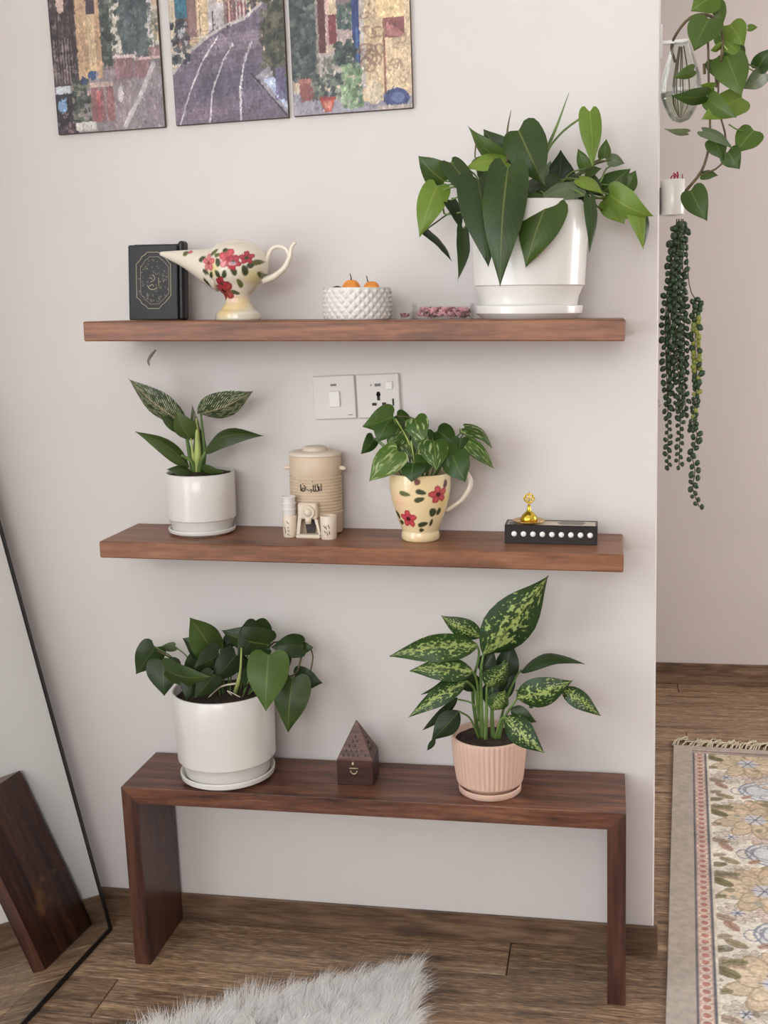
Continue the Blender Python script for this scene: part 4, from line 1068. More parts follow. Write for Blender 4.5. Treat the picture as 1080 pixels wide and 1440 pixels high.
ld = part('lid', flat(lathe([(0, zW(640)), (rW*1.02, zW(640)), (rW*1.03, zW(638)), (rW*1.0, zW(635)), (rW*.8, zW(633)), (rW*.78, zW(633)), (0, zW(632.5))], 72)), M_BEIGEL, wd_)
part('lid_knob', lathe([(rW*.48, zW(633)), (rW*.44, zW(629)), (rW*.40, zW(627.5)), (0, zW(627.5))], 40), M_BEIGEL, ld)
for s_ in (-1, 1):
    part('side_knob', tube([(s_*rW*.9, -.004, zW(657)), (s_*rW*1.1, -.006, zW(657)), (s_*rW*1.22, -.007, zW(657.5))], [.0045, .0045, .0032], 10), M_BEIGEL, wd_)
def onbody(u, v, out=.0006):
    """point on the front of the round body seen at a pixel"""
    d0 = ray(u, v); d = d0*np.array([1, 1/.82, 1]); o_ = (CAM-np.array(pW))*np.array([1, 1/.82, 1]); A = d[0]**2+d[1]**2; B = o_[0]*d[0]+o_[1]*d[1]; Cc = o_[0]**2+o_[1]**2-(rW*1.018+out)**2
    d = d0
    return CAM+d*((-B-math.sqrt(max(0, B*B-A*Cc)))/A)
marks = []
for pts, r in (([(422.6, 681), (423, 690.5)], .0009), ([(427, 682.5), (429.5, 685.5), (428, 690), (424.5, 690.5), (425, 686.5), (428.5, 687)], .0009), ([(431.5, 687.5), (434, 690), (437, 690)], .0006), ([(436.5, 687.5), (438.5, 690.5), (437, 692.5)], .0008), ([(440.5, 682), (440.5, 690.5), (443, 691)], .0010), ([(443.2, 681.5), (443.5, 690.5)], .0009), ([(446, 680.5), (447.8, 690.5), (444, 690.5)], .0009), ([(448, 684), (449.2, 690.5)], .0009), ([(451.6, 680.5), (451.6, 690.5)], .0009), ([(421.8, 676), (422.5, 677.5)], .0006), ([(438.5, 676.5), (440, 678)], .0006), ([(424.8, 680), (426, 680.8)], .0006)):
    marks.append(tube([onbody(*p) for p in (spline([np.array(q) for q in pts], 6) if len(pts) > 2 else pts)], r, 5))
part('lettering', joined(marks), M_INK, wd_, True, True)
yfr = pW[1]-.068
def fx(u, v, y=yfr): p = at(u, v, y); return p
fl0 = to_local(wd_, [fx(416, 757), fx(450, 757), fx(436, 713)])
xa, xb = fl0[0][0], fl0[1][0]; yl = fl0[0][1]
sb = box(xa, xb, yl, -rW*.6, 0, .0075, .0018)
part('stand', joined([sb, prism([(xa, .0075), (xa+.006, .0075), (xa+.011, zW(718)), (xa+.004, zW(718))], 'y', yl+.006, -rW*.7), prism([(xb-.004, .0075), (xb, .0075), (xb-.006, zW(722)), (xb-.012, zW(722))], 'y', yl+.006, -rW*.7), box(xa+.004, xb-.006, yl+.004, -rW*.7, zW(722), zW(700), .003)]), M_BEIGEL, wd_, False)
cxm = (xa+xb)/2+.002
part('drip_well', prism([(cxm-.0125+.004, .0078), (cxm+.007, .0078), (cxm+.0115, zW(723)), (cxm-.0125, zW(723))], 'y', yl+.018, yl+.022), M_DARKIN, wd_, False)
tp = part('tap', lathe([(0, 0), (.0135, 0), (.0135, .004), (.0125, .006), (.0095, .006), (.0085, .0045), (.0078, .0045), (.0078, .008), (0, .0085)], 36), M_BEIGEL, wd_)
tp.matrix_local = Matrix.Translation((cxm-.001, yl+.005, zW(712))) @ Matrix.Rotation(R_(90), 4, 'X')
part('spout', tube([(cxm-.001, yl+.004, zW(718)), (cxm-.001, yl+.003, zW(728))], [.007, .0055], 12), M_BEIGEL, wd_)
def cup(u, v, rpx, ytop, name, label, mat, group, y=None, z0=None, taper=.94, handle=False, marks=None):
    p = sit2(u, v)
    if y is not None: p = at(u, v, y)
    p[2] = top(S2, p[0]) if z0 is None else z0
    k = mpp(p); r = rpx*k; h = at(u, ytop, p[1])[2]-p[2]
    root = thing(name, label, 'cup', p, TILT2, group)
    part('cup_body', lathe([(0, 0), (r*taper*.95, 0), (r*taper, .0015), (r, h-.001), (r-.0007, h), (r-.0018, h), (r-.0025, h-.002), (r*taper-.003, .004), (0, .004)], 40), mat, root)
    if marks:
        mk = []
        for x0, z0_, x1, z1 in marks:
            def q(x, z): a = x*1.1; return (r*1.005*math.sin(a), -r*1.005*math.cos(a), z*h)
            mk.append(tube([q(x0, z0_), q(x1, z1)], .0006, 5))
        part('lettering', joined(mk), M_INK, root)
    return root
cmk = [(-.35, .62, -.15, .5), (-.1, .6, .0, .45), (.15, .65, .3, .5), (-.3, .4, -.15, .3), (.0, .35, .1, .2), (.25, .4, .3, .25)]
cup(462.5, 754, 11.8, 724.5, 'cup', 'beige lettered cup right of the dispenser tap', M_BEIGEL, 'dispenser cups', y=-.109, marks=cmk)
cmk2 = [(-.2, .75, .1, .65), (-.5, .5, -.35, .2), (-.1, .5, .1, .45), (-.1, .35, .15, .3), (-.1, .2, .15, .12)]
c0 = cup(408.5, 754.5, 10.3, 724, 'cup', 'beige lettered cup holding a stack of white cups', M_BEIGEL, 'dispenser cups', marks=cmk2)
zc = c0.location.z+(at(408.5, 723.5, c0.location.y)[2]-c0.location.z)
yc = c0.location.y
for i, (lab) in enumerate(('lowest white cup of the stack nested above the beige cup', 'middle white cup of the stack nested above the beige cup', 'topmost white cup of the stack nested above the beige cup')):
    k = mpp(c0.location); hh = 12*k
    z0 = zc-.0035+i*8.4*k
    root = thing('stacked_cup', lab, 'cup', (c0.location.x, yc, z0), TILT2, 'stack of white cups')
    rr = 9.6*k
    part('cup_body', lathe([(0, 0), (rr*.86, 0), (rr*.88, .001), (rr, hh-.003), (rr*1.06, hh-.002), (rr*1.06, hh), (rr*.98, hh), (rr*.80, .003), (0, .003)], 40), M_CUPW, root)

# ------------------------------------------------------------------ floral jug with pothos
pJ = sit2(591.5, 758); YJ = pJ[1]; kJ = mpp(pJ)
jg = thing('jug_planter', 'cream jug painted with red flowers planted with variegated pothos', 'plant', pJ, TILT2)
zJ = lambda v: at(590, v, YJ)[2]-pJ[2]
jp = [(0, 0), (25, 0), (26.5, 2), (27, 6), (26.5, 10), (25.5, 14), (27, 19), (31, 30), (36, 45), (40.5, 62), (42.5, 76), (43, 88), (42.5, 98), (42.5, 99.5), (41, 100), (39.5, 99), (39, 92), (38, 84), (0, 83)]
sJ = zJ(664)/99.5
fine = []
for (r0, z0), (r1, z1) in zip(jp[:-1], jp[1:]):
    k = max(1, int(math.hypot(r1-r0, z1-z0)/1.3)) if r1 > 30 or r0 < 45 and z0 < 98 and r0 > 20 else 1
    fine += [(r0+(r1-r0)*i/k, z0+(z1-z0)*i/k) for i in range(k)]
fine.append(jp[-1])
v, f = lathe([(r*kJ, z*sJ) for r, z in fine], 200)
xj = np.arctan2([p[0] for p in v], [-p[1] for p in v])*36.; zj = np.array([p[2] for p in v])/sJ
J_FL = [(-13, 36, 14, (180, 66, 76), (80, 24, 32), .31), (29, 72, 13.5, (174, 70, 74), (76, 26, 32), .5), (-100, 60, 14, (180, 66, 76), (80, 24, 32), .2), (90, 40, 14, (180, 66, 76), (80, 24, 32), .9), (60, 30, 9, PINKF, CRIM, .3)]
J_LF = [(x, z, a, b, r, c) for x, z, a, b, r, c in ((-13, 74, 8, 4, -.2, OLV), (7, 77, 7, 4, -.35, DKL), (5, 66, 7, 4, .3, DKL), (24, 46, 6, 7, .2, DKL), (34, 46, 4, 6, -.2, DKL), (10, 28, 9, 4, .2, DKL), (8, 19, 5, 3, 0, DKL), (24, 30, 3, 6, -.2, DKL), (40, 86, 4, 7, -.2, (90, 50, 46)), (3, 92, 4, 5, 0, (120, 66, 54)), (-46, 76, 4, 6, .3, DKL), (-34, 40, 5, 7, .5, DKL), (-30, 29, 6, 4, .2, DKL), (-70, 60, 8, 4, .3, OLV), (70, 70, 8, 4, .3, OLV), (-90, 30, 8, 4, -.3, DKL), (100, 70, 6, 5, .3, DKL))]
J_BL = [(-22, 60, 22, (240, 196, 160), .7), (45, 60, 18, (226, 196, 110), .6), (0, 50, 24, (236, 214, 164), .6), (10, 95, 26, (238, 206, 150), .5), (0, 4, 20, (236, 206, 160), .7), (-40, 90, 14, (236, 214, 160), .6)]
mesh_obj('jug', v, f, M_FLORAL, jg, col=paint_floral(xj, zj, (232, 212, 168), J_FL, J_LF, J_BL))
jh = lambda pts: [np.array([(u-591.5)*kJ, .012, zJ(v_)]) for u, v_ in pts]
part('handle', tube(spline(jh([(628, 672), (648, 662), (660, 672), (660, 686), (650, 702), (638, 712), (626, 720)]), 32), [3*kJ, 3.2*kJ, 3.6*kJ, 3.6*kJ, 3.2*kJ, 3*kJ], 10), M_CREAM, jg)
soil(jg, 38*kJ, 86*sJ)
RC, FC = (380, 510), 3.176
PC = [(M_MARBD, 550, 240, 412, 286, 112, -.02, -.04, 18, .1), (M_MARBD, 525, 265, 478, 355, 100, -.03, -.05, -10), (M_MARBD, 462, 335, 405, 408, 64, -.02, -.03, 25, .2), (M_MARB, 570, 395, 440, 532, 118, -.05, -.07, -15), (M_MARBD, 640, 450, 632, 534, 104, -.06, -.08, -20, .12), (M_MARB, 592, 300, 525, 372, 86, -.02, -.04, 10), (M_MARB, 645, 250, 692, 362, 98, -.01, -.03, -10), (M_MARBD, 745, 305, 835, 372, 100, .01, -.01, 12), (M_MARB, 730, 350, 742, 482, 120, -.03, -.06, 10), (M_MARBD, 815, 415, 872, 534, 120, -.03, -.05, -12),
      (M_MARB, 872, 350, 1000, 474, 70, .01, .0, 18, .12), (M_MARB, 868, 292, 990, 382, 70, .02, .02, 45, .22), (M_MARBD, 565, 235, 640, 290, 70, .02, .02, 20), (M_MARB, 600, 330, 640, 440, 90, -.01, -.03, 15), (M_MARB, 690, 300, 650, 420, 90, .0, -.02, 10), (M_MARBD, 780, 370, 800, 470, 100, -.02, -.04, 8), (M_MARBD, 690, 420, 680, 500, 80, -.04, -.06, 10), (M_MARBD, 560, 330, 600, 440, 80, .0, -.01, 10), (M_MARBD, 850, 340, 830, 440, 80, .0, .0, 20), (M_MARBD, 700, 330, 770, 420, 80, .01, .0, 20), (M_MARB, 620, 290, 560, 330, 70, .01, .01, 15), (M_MARB, 520, 385, 590, 480, 90, -.03, -.05, 20)]
plant_leaves(jg, RC, FC, YJ, PC, pJ[2]+86*sJ, 36*kJ, lift=.012, pet=.0013)
for P, r, mm in (([(640, 470, -.02), (620, 360, -.02), (560, 250, -.02)], .0015, M_STEMP), ([(700, 480, 0), (800, 380, .01), (870, 350, .01)], .0015, M_STEM), ([(700, 480, 0), (840, 350, .01), (868, 294, .02)], .0014, M_STEM), ([(560, 238, -.01), (620, 242, -.01), (660, 260, -.01)], .0013, M_STEMD), ([(560, 430, -.02), (500, 360, -.02), (460, 338, -.02)], .0013, M_STEM), ([(650, 480, -.02), (640, 420, -.03), (630, 350, -.02)], .0016, M_STEMP), ([(660, 480, -.02), (665, 400, -.03), (690, 330, -.02)], .0014, M_STEMP)):
    stem(jg, [zp(RC, FC, x, y_, YJ+d) for x, y_, d in P], r, mm)

# ------------------------------------------------------------------ black inlaid box with brass incense holder
a, b_ = on(S2, 709.5, 764), on(S2, 840, 767)
pX = (a+b_)/2; pX[1] = -.113; pX[2] = top(S2, pX[0])
wX = (b_[0]-a[0])/2; kX = mpp(pX)
hX = at(775, 739, -.113)[2]-pX[2]; dX = .052
bxo = thing('incense_box', 'long black lacquer box with a row of white dots in front', 'box', pX, TILT2)
part('box_body', joined([box(-wX, wX, 0, .004, 0, hX, .0008), box(-wX, wX, dX-.004, dX, 0, hX, .0008), box(-wX, -wX+.004, .004, dX-.004, 0, hX, .0008), box(wX-.004, wX, .004, dX-.004, 0, hX, .0008), box(-wX+.004, wX-.004, .004, dX-.004, 0, .004)]), M_INCB, bxo, False)
tpn = part('top_panel', box(-wX+.004, wX-.004, .004, dX-.004, hX-.005, hX-.001), M_BONE, bxo, False)
part('dark_inlay', prism([(wX*.22, .016), (wX*.66, .016), (wX*.74, .032), (wX*.66, .042), (wX*.22, .042), (wX*.12, .03)], 'z', hX-.001, hX-.0005), M_GREY, bxo, False)
part('dark_inlay', prism([(-wX*.9, .006), (-wX*.8, .006), (-wX*.7, .02), (-wX*.8, .04), (-wX*.93, .03)], 'z', hX-.001, hX-.0005), M_GREY, bxo, False)
for i in range(9):
    d = part('dot', lathe([(0, 0), (.0052, 0), (.0048, .0009), (0, .0012)], 20), M_DOT, bxo)
    d.matrix_local = Matrix.Translation((-wX+(20.3+i*13.2)*kX-.009, 0, hX*.52)) @ Matrix.Rotation(R_(90), 4, 'X')
ph_ = at(744, 735, -.085); 
hb = thing('incense_holder', 'small brass incense holder with a filigree top on the black box', 'holder', (ph_[0], -.088, top(S2, ph_[0])+hX-.0005), TILT2)
part('dish', lathe([(0, 0), (.012, 0), (.02, .001), (.0255, .004), (.026, .005), (.025, .005), (.019, .0025), (0, .002)], 40), plain('brass_dish', (214, 176, 110), .25, metal=.85), hb)
part('dome', lathe([(0, .002), (.0125, .002), (.0135, .005), (.013, .009), (.0105, .0135), (.007, .017), (.004, .019), (.0028, .024), (.0022, .030), (0, .030)], 32, rfun=lambda r, z, a: r*(1+.06*math.sin(9*a)*math.sin(z*900))), M_BRASS, hb)
ring = lambda cx, cz, r, t: tube([(cx+r*math.cos(q), 0, cz+r*math.sin(q)) for q in np.linspace(0, 2*math.pi, 22)], t, 6, False)
part('filigree_top', joined([ring(0, .040, .0075, .0011), ring(-.0028, .043, .0028, .0008), ring(.0028, .043, .0028, .0008), ring(0, .0375, .0035, .0008), tube([(0, 0, .028), (0, 0, .052)], [.0012, .0006], 6), ring(-.0062, .040, .0028, .0007), ring(.0062, .040, .0028, .0007)]), M_BRASS, hb)

for o in hb.children:
    o.data.transform(Matrix.Scale(1.16, 4))

# ------------------------------------------------------------------ pyramid incense burner on the bench
a, b_ = atz(474.5, 1104, BZ), atz(525.5, 1104.5, BZ)
sP = np.linalg.norm(b_-a); angP = math.atan2(b_[1]-a[1], b_[0]-a[0])
cP = (a+b_)/2
zpt = at(499, 1071, cP[1])[2]-BZ
py = thing('incense_burner', 'dark wooden pyramid incense burner with a brass clasp on the bench', 'burner', (cP[0], cP[1], BZ)); py.rotation_euler = (0, 0, angP*.0+.03)
hs = sP/2
dP = sP*.93
bs = part('base', box(-hs, hs, 0, dP, 0, zpt-.001, .001), M_PYRB, py, False)
apex = at(497.5, 1013, cP[1]+dP/2)[2]-BZ
b1 = [(-hs*.98, .0005, zpt), (hs*.98, .0005, zpt), (hs*.98, dP-.0005, zpt), (-hs*.98, dP-.0005, zpt)]
lidz = zpt+.004
b2 = [(x, y_, lidz) for x, y_, z in b1]
tsz = .0012
b3 = [(-tsz, dP/2-tsz, apex), (tsz, dP/2-tsz, apex), (tsz, dP/2+tsz, apex), (-tsz, dP/2+tsz, apex)]
V = b1+b2+b3
F = [(3, 2, 1, 0)]+[(i, (i+1) % 4, 4+(i+1) % 4, 4+i) for i in range(4)]+[(4+i, 4+(i+1) % 4, 8+(i+1) % 4, 8+i) for i in range(4)]+[(8, 9, 10, 11)]
pl_ = part('pyramid_lid', (V, F), M_PYR, py, False)
def facep(side, s_, t_):
    """point on a slanted face: s across (-1..1), t up (0..1)"""
    A = [np.array(q) for q in b2]; T = np.array([0, dP/2, apex])
    e0, e1 = (A[0], A[1]) if side == 0 else (A[1], A[2])
    m_ = (e0+e1)/2; p = m_+(e1-e0)/2*s_*(1-t_)+(T-m_)*t_
    nrm = np.cross(e1-e0, T-e0); nrm /= np.linalg.norm(nrm)
    return p, nrm, (e1-e0)/np.linalg.norm(e1-e0), (T-m_)/np.linalg.norm(T-m_)
holes = [(-.7, .10), (-.4, .10), (-.1, .10), (.2, .10), (.66, .10), (-.62, .22), (-.28, .22), (.12, .22), (.48, .22), (-.5, .34), (.0, .34), (-.25, .46), (.2, .47), (-.02, .58)]
for side, lst in ((0, holes), (1, [(-.3, .2), (.2, .2), (-.5, .2), (0, .36), (-.3, .36), (.0, .5)])):
    for s_, t_ in lst:
        p, nrm, e, up_ = facep(side, s_, t_)
        w_ = .0021; 
        tri = [p-e*w_-up_*w_, p+e*w_-up_*w_, p+up_*w_*1.7]
        V = [q+nrm*.0015 for q in tri]+[q-nrm*.0015 for q in tri]
        mesh_obj('vent_hole', V, [(0, 1, 2), (0, 3, 4, 1), (1, 4, 5, 2), (2, 5, 3, 0)], M_SLOT, pl_, False)
cl = part('clasp', joined([tube([(-.002+.0065*math.cos(q), -.0012, zpt*.62+.0065*math.sin(q)) for q in np.linspace(math.pi, 2*math.pi, 14)], .0012, 6), tube([(-.0105, -.001, zpt*.72), (.0065, -.001, zpt*.72)], .0011, 6), lathe([(0, zpt*.85), (.0024, zpt*.87), (.0028, zpt*.9), (.002, zpt*.97), (0, zpt)], 10, -.003, -.001)]), M_GOLD, py)

# ------------------------------------------------------------------ patterned rug in the passage
RA0 = np.array([.6708, 1.109]); RA1 = np.array([.5836, -.2358])
rdir = (RA1-RA0)/np.linalg.norm(RA1-RA0)          # along the left selvage, towards the viewer
rang = math.atan2(rdir[0], -rdir[1])
rug = thing('patterned_rug', 'ivory floral rug with grey selvage and pink linked border in passage', 'rug', (RA0[0], RA0[1], 0)); rug.rotation_euler = (0, 0, rang)
RW, RL = 1.0, 1.75
part('binding', box(0, RW, -RL, 0, .0005, .007, .0015), M_RUGB, rug, False)
def rug_pattern():
    # units: millimetres, x across from the selvage, y along from the far end (drawn upwards)
    c = Canvas(RW*1000-76, RL*1000-50, .36, (232, 226, 212))
    W_, L_ = c.w, c.h
    c.rg = np.random.default_rng(4)
    rg = c.rg
    def flower(x, y_, r, c1, c2, cc):
        for ring_, n, rr, sz in ((0, 9, .72, .42), (1, 7, .45, .36)):
            for k in range(n):
                a = 2*math.pi*k/n+ring_*.4
                c.ell(x+r*rr*math.cos(a), y_+r*rr*math.sin(a), r*sz, r*sz*.62, c1 if ring_ == 0 else c2, .7, a)
                c.ell(x+r*rr*math.cos(a), y_+r*rr*math.sin(a), r*sz, r*sz*.62, [q*.72 for q in c1], .5, a, ring=.82)
        c.ell(x, y_, r*.28, r*.28, (214, 212, 214)); 
        for k in range(6):
            a = k*1.047; c.line([(x, y_), (x+r*.36*math.cos(a), y_+r*.36*math.sin(a))], 3, (96, 104, 122), .8)
    def lf(x, y_, l, a, col): c.ell(x, y_, l, l*.5, col, .75, a); c.line([(x-l*.8*math.cos(a), y_-l*.8*math.sin(a)), (x+l*.8*math.cos(a), y_+l*.8*math.sin(a))], 2, [q*.7 for q in col], .8)
    tan, sand, rose = (212, 190, 158), (222, 204, 176), (208, 188, 176)
    olive, brown, blue = (140, 134, 104), (160, 140, 122), (146, 152, 162)
    mot = []
    for j in range(5):
        for i in range(3):
            x = 150+i*330; y_ = L_-85-j*360
            xm, ym = x+52, y_-182
            for rr, ry in ((86, 66), (70, 52)): c.ell(xm, ym, rr, ry, (212, 214, 216), .8, 0); c.ell(xm, ym, rr, ry, blue, .9, 0, ring=.93)
            for k in (-1, 1): c.ell(xm+k*36, ym, 40, 30, blue, .85, k*.5, ring=.88); c.ell(xm+k*88, ym+k*8, 18, 24, blue, .8, 0, ring=.8); c.ell(xm, ym+k*34, 34, 20, blue, .7, 0, ring=.86)
            c.ell(xm, ym, 16, 12, (196, 200, 208)); c.ell(xm, ym, 7, 6, (120, 128, 146))
            flower(x+14, y_-92, 44, rose, (222, 206, 198), 0); flower(x-62, y_-105, 40, (206, 196, 184), (220, 208, 196), 0); flower(x+92, y_-60, 40, rose, (216, 198, 188), 0); flower(x+78, y_-272, 46, rose, (222, 204, 196), 0); flower(x-40, y_-285, 36, (206, 194, 180), (222, 210, 196), 0)
            flower(x+10, y_+58, 52, (218, 192, 166), sand, 0); flower(x, y_, 94, tan, sand, 0)
            for dx, dy, l, a, col in ((-104, 52, 26, .5, olive), (-92, 26, 30, -.5, (106, 104, 74)), (-70, 66, 22, .1, olive), (40, 92, 26, -.2, olive), (86, 44, 28, .3, (120, 116, 84)), (-100, -40, 20, .3, olive), (-92, -128, 26, -.3, brown), (-76, -160, 24, -.9, (168, 130, 112)), (-96, -205, 20, .3, brown), (-70, -228, 26, -.5, (150, 136, 106)), (-98, -252, 24, .3, (120, 112, 84)), (-80, -300, 30, -.5, brown), (20, -250, 24, .3, olive), (120, -230, 22, .6, brown), (30, -300, 22, -.4, (176, 150, 120)), (110, -310, 26, .1, brown), (-14, -225, 18, .7, (176, 140, 120)), (150, -120, 24, .4, olive), (120, 90, 22, .6, brown)):
                lf(x+dx, y_+dy, l, a, col)
            for k in range(10):
                c.ell(x+rg.uniform(-120, 200), y_+rg.uniform(-330, 30), rg.uniform(6, 13), rg.uniform(5, 10), [(196, 170, 150), (170, 170, 160), (206, 188, 160), (150, 140, 120)][k % 4], .8)
    # linked border inside the selvage
    b0, b1 = 0, 37
    c.rect(b0, b1, 0, L_, (116, 116, 122)); c.rect(b0+5, b1-5, 0, L_, (198, 170, 156))
    k = 0
    while k*25 < L_:
        c.ell((b0+b1)/2, k*25+12, 12, 12, (224, 212, 200), .9, ring=.74); c.ell((b0+b1)/2, k*25+12, 7, 7, (182, 128, 114), .9); k += 1
    c.rect(b1, b1+5, 0, L_, (222, 214, 198)); c.rect(b0, W_, L_-26, L_, (176, 160, 150)); c.rect(b0, W_, L_-12, L_-8, (140, 120, 116))
    c.grain(.10, 4, 4); c.grain(.08, 40, 40)
    return c
cv = rug_pattern()
V, F, col = cv.grid(.001, .001)
V3 = np.stack([V[:, 0]+.056, V[:, 1]-RL+.02, np.full(len(V), .0078)], 1)
mesh_obj('woven_field', V3, F, M_RUG, rug, False, col=col)
rg = random.Random(9)
x = .0
while x < RW-.02:
    n = rg.randint(2, 3); y0 = .0
    L_ = rg.uniform(.05, .085); sw_ = rg.uniform(.01, .05)
    tas = []
    for q in range(n):
        dx = rg.uniform(-.004, .004)
        pts = [(x+dx, -.002, .005), (x+dx+sw_*.3, L_*.3, .006+rg.uniform(0, .008)), (x+dx+sw_*.9, L_*.6, .005+rg.uniform(0, .006)), (x+dx+sw_*1.3+rg.uniform(-.01, .01), L_*rg.uniform(.7, 1), .0035), (x+dx+sw_*1.6+rg.uniform(-.015, .015), L_*rg.uniform(.3, .9), .0035)]
        tas.append(tube(spline(pts, 12), .0022, 5))
    part('tassel', joined(tas), M_FRINGE, rug)
    x += .0135

# ------------------------------------------------------------------ white fur rug in the foreground
fur = thing('fur_rug', 'fluffy white fur rug lying on the floor before the bench', 'rug', (-.1, -.7, 0))
outl = [(.075, -.195), (-.02, -.245), (-.16, -.325), (-.30, -.415), (-.42, -.50), (-.55, -.72), (-.50, -1.1), (-.15, -1.25), (.12, -1.1), (.15, -.7), (.125, -.42), (.118, -.27), (.105, -.21)]
part('hide', prism([(x, y_) for x, y_ in outl], 'z', .0005, .012), M_HIDE, fur, False, True)
def inside(px, py):
    ins = np.zeros(len(px), bool); n = len(outl)
    for i in range(n):
        (x0, y0), (x1, y1) = outl[i], outl[(i+1) % n]
        ins ^= ((y0 > py) != (y1 > py)) & (px < (x1-x0)*(py-y0)/(y1-y0+1e-12)+x0)
    return ins
NS = 260000
px, py_ = rng.uniform(-.57, .17, NS), rng.uniform(-1.26, -.18, NS)
keep = inside(px, py_) & ((py_ > -.75) | (rng.random(NS) < .35)); px, py_ = px[keep], py_[keep]; n = len(px)
# clumps: neighbouring hairs lean together
cdir = rng.normal(0, 1, (900, 2))
cg = .028
ix, iy = ((px+.7)/cg+rng.normal(0, .18, n)).astype(int), ((py_+1.4)/cg+rng.normal(0, .18, n)).astype(int)
ci = (ix*7919+iy*104729) % 900
ctr = np.stack([(ix+.5)*cg-.7, (iy+.5)*cg-1.4], 1)
# distance to the edge steers hairs outward near the margin
cen = np.array([-.17, -.72]); out = np.stack([px, py_], 1)-cen; out /= np.linalg.norm(out, axis=1)[:, None]
ed = np.full(n, 9.)
for i in range(len(outl)):
    a, b = np.array(outl[i]), np.array(outl[(i+1) % len(outl)]); d = b-a
    t = np.clip(((px-a[0])*d[0]+(py_-a[1])*d[1])/(d@d), 0, 1); ed = np.minimum(ed, np.hypot(px-a[0]-t*d[0], py_-a[1]-t*d[1]))
lean_ = np.clip(1-ed/.05, 0, 1)[:, None]
dirv = cdir[ci]*.42+rng.normal(0, .25, (n, 2))+np.array([.3, .3])+out*lean_*1.0
ln = rng.uniform(.034, .054, n)
toc = (ctr-np.stack([px, py_], 1))*.35
root_ = np.stack([px, py_, np.full(n, .011)], 1)
p1_ = root_+np.concatenate([dirv*ln[:, None]*.16, (ln*.42)[:, None]], 1)
p2_ = root_+np.concatenate([dirv*ln[:, None]*.42+toc*.4, (ln*.72)[:, None]], 1)
p3_ = root_+np.concatenate([dirv*ln[:, None]*.75+toc*.7, (ln*.86-.012*lean_[:, 0]*rng.random(n))[:, None]], 1)
wv = rng.normal(0, 1, (n, 3)); wv[:, 2] *= .2; wv /= np.linalg.norm(wv, axis=1)[:, None]
wv *= .0006
V = np.stack([root_-wv, root_+wv, p1_-wv, p1_+wv, p2_-wv*.7, p2_+wv*.7, p3_], 1).reshape(-1, 3)
V[:, 2] = np.maximum(V[:, 2], .003)
b0 = np.arange(n)*7
me = bpy.data.meshes.new('fur')
quads = np.concatenate([np.stack([b0, b0+1, b0+3, b0+2], 1), np.stack([b0+2, b0+3, b0+5, b0+4], 1)])
tris = np.stack([b0+4, b0+5, b0+6], 1)
V = V-np.array(fur.location)
me.vertices.add(len(V)); me.vertices.foreach_set('co', V.ravel())
nl = quads.size+tris.size; me.loops.add(nl); me.loops.foreach_set('vertex_index', np.concatenate([quads.ravel(), tris.ravel()]).astype(np.int32))
np_ = len(quads)+len(tris); me.polygons.add(np_)
st = np.concatenate([np.arange(len(quads))*4, quads.size+np.arange(len(tris))*3]).astype(np.int32)
me.polygons.foreach_set('loop_start', st)
me.polygons.foreach_set('use_smooth', np.ones(np_, bool))
me.update(calc_edges=True); me.validate()
me.materials.append(M_FUR)
fo_ = bpy.data.objects.new('fur', me); C.objects.link(fo_); fo_.parent = fur; fo_['kind'] = 'stuff'

# ------------------------------------------------------------------ plants on the end of the shelf wall
YLIM[0] = 9.
YV = .03
RF, FF = (860, 0), 4.8
vb = at(957, 174, YV); kV = mpp(vb)
vase = thing('hanging_vase', 'clear glass teardrop vase with trailing pothos on the wall end', 'plant', (XW, YV, vb[2]))
vr, vh = 31*kV, 108*kV
vx = vb[0]
vprof = []
for i in range(22):
    t = i/21
    r = vr*(math.sin(math.pi*min(1, .02+t*.62)**.75)**.8)*(1-.55*max(0, t-.35)**1.2/.65**1.2)
    vprof.append((max(r, .004 if t > .5 else 0.0) if i else 0, vh*t))
vprof[0] = (0, 0)
gl = part('glass', lathe([(r, z+vb[2]) for r, z in vprof]+[(r-.0015, z+vb[2]) for r, z in vprof[:2:-1]]+[(0, vb[2]+.003)], 48, vx, YV), M_GLASS, vase, True, True)
wz = .42
wp = [(max(0, r-.002), z) for r, z in vprof if z < vh*wz]
part('water', lathe([(0, vb[2]+.0022)]+[(r, z+vb[2]) for r, z in wp[1:]]+[(0, wp[-1][1]+vb[2])], 40, vx, YV), M_WATER, vase, True, True)
zb0 = at(940, 60, YV)[2]
part('bracket', joined([box(XW, XW+.004, YV-.012, YV+.012, zb0-.03, zb0+.03, .001), box(XW+.004, vx+.012, YV-.006, YV+.006, zb0-.003, zb0+.003, .001)]), M_ROCK, vase, False, True)
rts = []
rg = random.Random(12)
for k in range(7):
    x0, y0 = rg.uniform(-.4, .4)*vr, rg.uniform(-.4, .4)*vr
    rts.append(tube(spline([(vx+x0*.3, YV+y0*.3, vb[2]+vh*.95), (vx+x0, YV+y0, vb[2]+vh*.5), (vx+x0*.8+rg.uniform(-.004, .004), YV+y0, vb[2]+vh*.25), (vx+x0*.2, YV+y0*.4, vb[2]+vh*.08)], 14), [.0012, .0012, .0009, .0006], 5))
part('roots', joined(rts), M_STEMD, vase, True, True)
